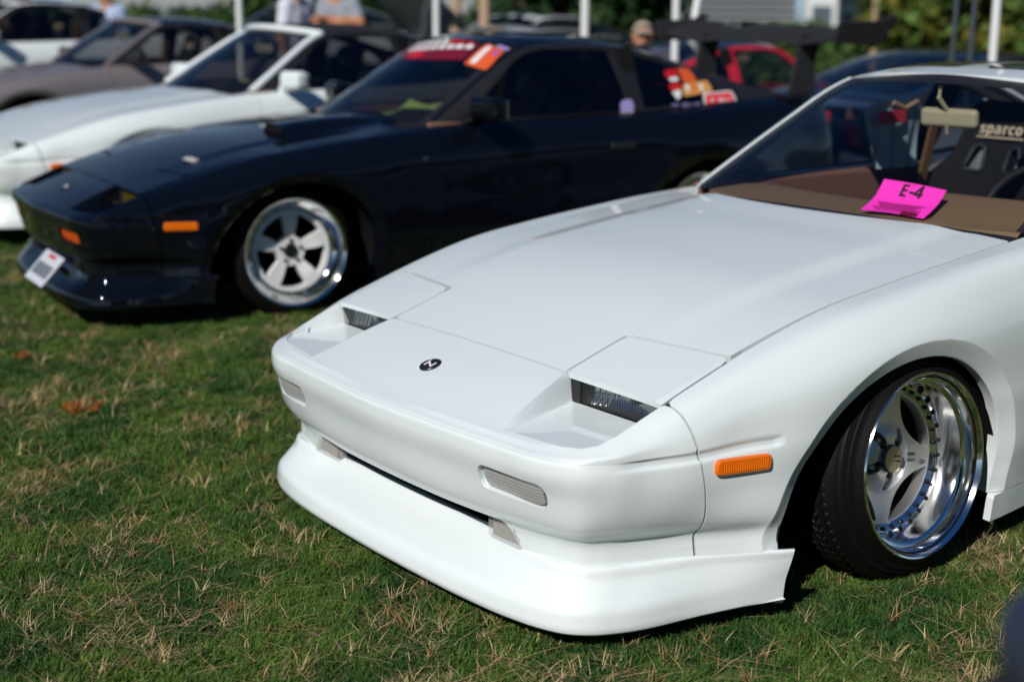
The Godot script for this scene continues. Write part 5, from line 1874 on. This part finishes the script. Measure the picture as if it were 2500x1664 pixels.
	var ban := [["screen_banner", "s_dark_red", [[-0.66, 0.87], [0.43, 0.985], [0.60, 0.985], [0.68, 0.74], [-0.16, 0.69]]], ["banner_print", "s_red", [[-0.20, 0.79], [0.06, 0.825], [0.14, 0.725], [-0.06, 0.705]]], ["banner_print", "s_orange", [[0.68, 0.985], [0.93, 0.90], [0.985, 0.64], [0.73, 0.69]]], ["banner_print", "s_purple", [[0.775, 0.995], [0.93, 0.955], [0.96, 0.90], [0.80, 0.95]]]]
	for q in ban.size():
		var pts := []
		for w in ban[q][2]: pts.append(screen_at(w[0], w[1]))
		decal(ban[q][0], screen_skin, pts, M[ban[q][1]], bk, 0.002 + 0.001 * mini(q, 2), 0.006, true)
	for q in 9:
		for r in 2:
			var u0 := 0.79 + 0.012 * q + 0.075 * r
			var w0 := -0.42 + 0.105 * q - 0.06 * r + 0.08
			decal("banner_lettering", screen_skin, [screen_at(w0, u0 + 0.055), screen_at(w0 + 0.085, u0 + 0.062), screen_at(w0 + 0.115, u0), screen_at(w0 + 0.03, u0 - 0.006)], M.s_red if r == 1 and q > 5 else M.s_white, bk, 0.0035, 0.002, true)
	decal("banner_stripe", screen_skin, [screen_at(0.72, 0.955), screen_at(0.775, 0.945), screen_at(0.83, 0.70), screen_at(0.765, 0.705)], M.s_white, bk, 0.0042, 0.004, true)
	decal("banner_oval", screen_skin, [screen_at(0.85, 0.90), screen_at(0.90, 0.885), screen_at(0.91, 0.82), screen_at(0.86, 0.83)], M.s_violet, bk, 0.0042, 0.015, true)
	var turn := Basis(Vector3.UP, deg_to_rad(-6.13))
	t = thing("paper_sheet", "yellow-green paper behind the black coupe's windscreen", "paper sheet", Transform3D(turn, Vector3(-3.671, 0.05, -0.425)))
	put("sheet", sheet([[V(0.03, 0.798, 1.74), V(0.16, 0.796, 1.75), V(0.30, 0.795, 1.78)], [V(0.02, 0.81, 1.84), V(0.16, 0.80, 1.85), V(0.31, 0.81, 1.88)], [V(0.0, 0.862, 1.93), V(0.16, 0.842, 1.95), V(0.33, 0.868, 1.95)]], 6), M.green_paper, t)
	# the other cars of the row
	var w3 := thing("white_convertible", "white pop-up headlight car with black soft top beside the black coupe", "car", Transform3D(Basis(Vector3.UP, deg_to_rad(-0.4)), Vector3(-6.1, 0.07, -0.73)), "low sports cars parked on the lawn")
	make_car(w3, {"paint": M.white, "roof": M.cloth_black, "roof_glass": M.cloth_black, "tint": M.tint, "glass": glass(Color(0.01, 0.02, 0.03), 0.5), "dash": M.seat, "lamp_lens": M.amber}, ["roof_lining"])
	wheels(w3, star, 0.222, 0.755)
	mirrors(w3, M.white)
	frame(w3, M.white, 0.023)
	t = thing("paper_sheet", "green paper behind the white soft-top car's windscreen", "paper sheet", Transform3D(Basis(), Vector3(-6.1, 0.07, -0.73)))
	put("sheet", sheet([[V(0.10, 0.80, 1.72), V(0.22, 0.80, 1.74), V(0.34, 0.80, 1.77)], [V(0.08, 0.80, 1.86), V(0.22, 0.805, 1.88), V(0.34, 0.82, 1.90)], [V(0.06, 0.84, 1.95), V(0.22, 0.82, 1.97), V(0.35, 0.85, 1.97)]], 6), M.green_paper, t)
	var grey := paint(lin(0.17, 0.155, 0.165), 0.6)
	var g4 := thing("grey_coupe", "dull mauve-grey coupe with dark roof, third from the black coupe's left", "car", Transform3D(Basis(Vector3.UP, deg_to_rad(0.35)), Vector3(-10.2, 0.09, -1.4)), "low sports cars parked on the lawn")
	g4.set_meta("label", "dull mauve-grey coupe with a dark roof beyond the white soft-top car")
	make_car(g4, {"glass": glass(Color(0.01, 0.02, 0.03), 0.45), "paint": grey, "roof": paint(lin(0.01, 0.014, 0.02)), "dash": M.seat})
	wheels(g4, star, 0.20, 0.755)
	mirrors(g4, M.trim)
	frame(g4, grey, 0.022)
	var far := [
		["white_hatchback", "white car at far left with people leaning behind its roof", Vector3(-13.5, 0.12, -0.9), 0.0, {"paint": M.white, "roof": M.white, "dash": M.seat}, 1.13],
		["red_coupe", "red car with red window frames seen beneath the black coupe's rear wing", Vector3(-5.85, -0.04, -9.4), 180.0, {"paint": paint(lin(0.42, 0.01, 0.03)), "trim_side": paint(lin(0.5, 0.012, 0.03)), "roof": paint(lin(0.02, 0.03, 0.05))}, 1.0],
		["navy_coupe", "dark blue car beyond the white coupe's roof", Vector3(-3.55, -0.07, -9.6), 180.0, {"paint": paint(lin(0.006, 0.012, 0.03)), "roof": paint(lin(0.006, 0.014, 0.035))}, 1.0],
		["silver_coupe", "silver car with a bright roof edge just above the black coupe's roof", Vector3(-7.95, 0.05, -9.1), 180.0, {"paint": paint(lin(0.4, 0.42, 0.43)), "roof": paint(lin(0.4, 0.42, 0.43))}, 1.0],
		["white_coupe_distant", "white car beyond the grey coupe's dark roof beside a white pole", Vector3(-14.6, 0.16, -5.2), 0.0, {"paint": M.white, "roof": M.white}, 1.1],
		["white_coupe_open", "white car with its dark blue bonnet raised beyond the black coupe", Vector3(-11.1, 0.10, -6.4), 0.0, {"paint": M.white, "roof": M.white}, 1.05],
	]
	for e in far:
		var c := thing("parked_car" if e[0] != "x" else "", e[1], "car", Transform3D(Basis(Vector3.UP, deg_to_rad(e[3])).scaled(Vector3.ONE * e[5]), e[2]), "cars parked further off on the lawn")
		make_car(c, e[4], ["bonnet"] if e[0] == "white_coupe_open" else [])
		wheels(c, star, 0.292 - e[2].y / e[5], 0.755)
		if e[0] == "white_hatchback": mirrors(c, M.white)
		if e[0] == "white_coupe_open":
			for p in parts:
				if p[0] == "bonnet":
					var hinge := V(0, 0.79, 1.5)
					put("raised_bonnet", p[2], paint(lin(0.02, 0.045, 0.085), 0.5), c, Transform3D(Basis(), hinge) * Transform3D(Basis(Vector3.RIGHT, -0.85), Vector3.ZERO) * Transform3D(Basis(), -hinge))
			put("engine", moved(box(Vector3(0.8, 0.25, 0.9), 0.06, 3), Transform3D(Basis(), V(0, 0.52, 1.0))), M.dark_metal, c)
	build_lawn()
	# people beyond the row
	person("man in a white t-shirt standing beyond the white soft-top car", along(725, 13.6), 2.2, 1.76, {"shirt": Color(0.62, 0.64, 0.74)})
	person("man in a grey t-shirt with folded tanned arms", along(822, 14.6), 0.95, 1.80, {"shirt": Color(0.26, 0.28, 0.33), "pose": "crossed", "skin": Color(0.50, 0.22, 0.12)})
	person("person in a white and blue checked shirt beyond the grey coupe", along(282, 17.0), 0.5, 1.70, {"shirt": Color(0.34, 0.42, 0.60), "long": true})
	person("leftmost person in black leaning towards the white car", along(45, 17.0), 0.6, 1.74, {"shirt": Color(0.006, 0.006, 0.009), "pose": "lean"})
	person("second person in black leaning towards the white car", along(125, 17.2), 0.3, 1.78, {"shirt": Color(0.007, 0.008, 0.014), "pose": "lean"})
	var sat := along(1557, 13.0)
	person("seated person with a pale cap beyond the black coupe's rear", sat, 0.9, 1.70, {"shirt": Color(0.45, 0.16, 0.10), "pose": "sit", "hat": true, "hair": Color(0.40, 0.36, 0.30)})
	t = thing("camp_chair", "low folding chair under the person with the pale cap", "chair", Transform3D(Basis(Vector3.UP, 0.9), sat))
	put("seat", moved(box(Vector3(0.50, 0.03, 0.46), 0.01), Transform3D(Basis(), Vector3(0, 0.385, 0.10))), M.navy, t)
	put("backrest", moved(box(Vector3(0.50, 0.42, 0.03), 0.012), Transform3D(Basis(Vector3.RIGHT, -0.15), Vector3(0, 0.62, -0.17))), M.navy, t)
	for x in [-0.23, 0.23]:
		for z in [-0.14, 0.30]: put("leg", tube([Vector3(x, 0, z), Vector3(x, 0.38, 0.08 + (z - 0.08) * 0.8)], [0.012], 8), M.pole_grey, t)
	# canopy poles, trunks, hedge, buildings
	var pg := "white canopy poles behind the cars"
	pole("canopy_pole", "white pole at the left, beyond the grey coupe's dark roof", "pole", Vector3(-9.32, 0, -4.30), 2.5, 0.029, M.pole_white, Vector3.ZERO, pg)
	pole("canopy_pole", "thin white pole beside the raised dark bonnet", "pole", Vector3(-8.22, 0, -5.73), 2.5, 0.029, M.pole_white, Vector3.ZERO, pg)
	pole("canopy_pole", "white pole rising behind the middle of the black coupe's roof", "pole", Vector3(-7.2, 0, -6.65), 2.5, 0.036, M.pole_white, Vector3.ZERO, pg)
	pole("canopy_pole", "upright white pole at the left end of the rear wing", "pole", Vector3(-5.38, 0, -6.04), 2.5, 0.029, M.pole_white, Vector3.ZERO, pg)
	pole("canopy_pole", "leaning white pole at the left end of the rear wing", "pole", Vector3(-5.75, 0, -6.35), 2.5, 0.029, M.pole_white, Vector3(-0.15, 0, -0.62), pg)
	pole("canopy_pole", "short-looking grey pole under the left half of the rear wing", "pole", Vector3(-5.2, 0, -6.23), 1.05, 0.03, M.concrete)
	pole("canopy_pole", "tall white pole above the white coupe's roof", "pole", Vector3(-2.36, 0, -5.79), 2.6, 0.026, M.pole_white, Vector3.ZERO, pg)
	pole("canopy_pole", "left one of two slim grey poles above the white coupe's roof", "pole", Vector3(-2.83, 0, -6.02), 2.6, 0.016, M.pole_grey, Vector3(0.05, 0, 0.02))
	pole("canopy_pole", "right one of two slim grey poles above the white coupe's roof", "pole", Vector3(-3.0, 0, -6.45), 2.6, 0.018, M.pole_grey, Vector3(0.03, 0, 0))
	pole("timber_post", "pale bent timber post right of the raised dark bonnet", "post", Vector3(-10.67, 0, -7.59), 3.0, 0.055, M.tan_wood, Vector3(0.14, 0, -0.05))
	pole("timber_post", "straight pale timber post left of the dark trees", "post", Vector3(-10.44, 0, -7.89), 3.0, 0.062, M.tan_wood)
	pole("timber_post", "pale timber post left of the raised dark bonnet", "post", Vector3(-12.3, 0, -7.3), 3.0, 0.05, M.tan_wood)
	pole("timber_post", "far pale post in front of the right-hand trees", "post", Vector3(-11.79, 0, -16.36), 4.0, 0.05, M.tan_wood)
	build_backdrop()

func along(px: float, d: float) -> Vector3:          # a spot on the lawn: px = the bearing in photo pixels, d = metres out
	var a := deg_to_rad(52.82) - atan((px - 1250.0) / 3473.0)
	return Vector3(CAM[0] - sin(a) * d, 0, CAM[2] - cos(a) * d)

func build_backdrop() -> void:
	var dark := Color(0.024, 0.062, 0.026)
	var darkw := Color(0.06, 0.10, 0.03)
	var olive := Color(0.095, 0.165, 0.038)
	var gold := Color(0.24, 0.19, 0.03)
	var g := "trees and hedge behind the cars"
	for e in [[1260, 25.0, 5.0, 1.5, "dark green tree right of the straight timber post"], [1350, 26.0, 5.5, 1.6, "dark green tree left of the middle white pole"], [1440, 25.5, 5.2, 1.5, "dark green tree behind the middle white pole"], [1530, 26.5, 5.0, 1.5, "dark green tree above the seated person with the cap"]]:
		tree(e[4], along(e[0], e[1]), e[2], e[3] * 0.72, 0.3, dark, darkw, "tree", g)
	for e in [[2235, 24.0, 5.0, 1.6, "olive tree right of the far pale post"], [2330, 23.0, 5.4, 1.6, "olive tree left of the two slim grey poles"], [2425, 23.5, 5.2, 1.6, "olive tree behind the two slim grey poles"], [2520, 23.0, 5.4, 1.7, "olive tree at the right edge of the picture"], [2610, 23.5, 5.2, 1.8, "olive tree just past the right edge"]]:
		tree(e[4], along(e[0], e[1]), e[2], e[3] * 0.72, 0.3, olive, gold, "tree", g)
	for e in [[1640, 30.0, 1.45, 1.3, "low dark bush left of the striped building"], [1740, 30.0, 1.2, 1.3, "low bush under the striped building's left half"], [1850, 30.0, 1.15, 1.3, "low bush under the striped building's right half"], [1945, 29.0, 1.35, 1.2, "low bush below the white tower"], [2040, 29.0, 1.25, 1.2, "low bush below the low white house"], [2110, 28.0, 1.6, 1.2, "bush at the foot of the far pale post"], [1130, 32.0, 1.7, 1.4, "low bush left of the straight timber post"], [1010, 34.0, 1.6, 1.4, "low bush behind the raised dark bonnet"], [870, 33.0, 2.6, 1.4, "bush behind the man with folded arms"], [680, 33.0, 2.8, 1.5, "green bush left of the man in white"], [520, 36.0, 1.8, 1.6, "low bush beyond the distant white car"], [330, 38.0, 1.7, 1.7, "low bush beyond the checked shirt"], [120, 38.0, 1.7, 1.7, "low bush at the far left"]]:
		tree(e[4], along(e[0], e[1]), e[2] * 0.62, e[3] * 0.62, 0.05, olive.lerp(dark, 0.5), darkw, "bush", g)
	# trees on the open side of the field, out of the frame: they are what the dark doors mirror
	for e in [[13.0, -13.0, "leafy tree across the field, farthest behind the cars"], [16.5, -8.0, "leafy tree across the field, level with the second row of cars"], [15.0, -2.5, "leafy tree across the field, level with the white coupe's rear"], [18.0, 3.0, "leafy tree across the field, level with the white coupe's nose"], [16.0, 8.5, "leafy tree across the field, behind the photographer's right shoulder"], [19.0, 14.0, "leafy tree across the field, last of its row"], [14.5, -10.5, "leafy tree across the field, second from the far end"], [15.5, -5.2, "leafy tree across the field, fourth from the far end"], [17.0, 0.2, "leafy tree across the field, sixth from the far end"]]:
		tree(e[2], Vector3(e[0], 0, e[1]), 4.2, 2.4, 0.1, olive, darkw, "tree", "trees across the field")
	building("grey building with stripes of windows and ledges above the rear wing", along(1778, 62.0), deg_to_rad(46.0), Vector3(4.7, 9.0, 3.0), M.pale_wall, 30, 4, true)
	building("white tower block right of the striped building", along(1978, 60.0), deg_to_rad(44.0), Vector3(1.25, 11.0, 2.0), M.pale_wall, 5, 1, false)
	building("low white house left of the right-hand trees", along(2066, 66.0), deg_to_rad(43.0), Vector3(1.7, 1.9, 2.5), M.pale_wall, 1, 2, false)
	building("long pale grey building in the distance at the left", along(560, 75.0), deg_to_rad(62.0), Vector3(14.0, 6.0, 8.0), M.concrete, 3, 10, false)
	building("grey building in the distance behind the raised dark bonnet", along(1010, 78.0), deg_to_rad(55.0), Vector3(9.0, 5.0, 8.0), M.concrete, 3, 7, false)
	# something dark and padded stands right beside the photographer
	var t := thing("padded_stool", "blurred dark navy padded stool close by in the bottom right corner", "stool", Transform3D(Basis(Vector3.UP, deg_to_rad(50.0)), Vector3(2.36, 0, 0.69)))
	put("cushion", moved(box(Vector3(0.30, 0.10, 0.26), 0.045, 5), Transform3D(Basis(), Vector3(0, 0.835, 0))), M.navy, t)
	put("cover", moved(box(Vector3(0.31, 0.44, 0.27), 0.03, 3), Transform3D(Basis(), Vector3(0, 0.58, 0))), M.cloth_black, t)
	for x in [-0.11, 0.11]:
		for z in [-0.09, 0.09]: put("leg", tube([Vector3(x, 0, z), Vector3(x, 0.40, z)], [0.014], 8), M.pole_grey, t)
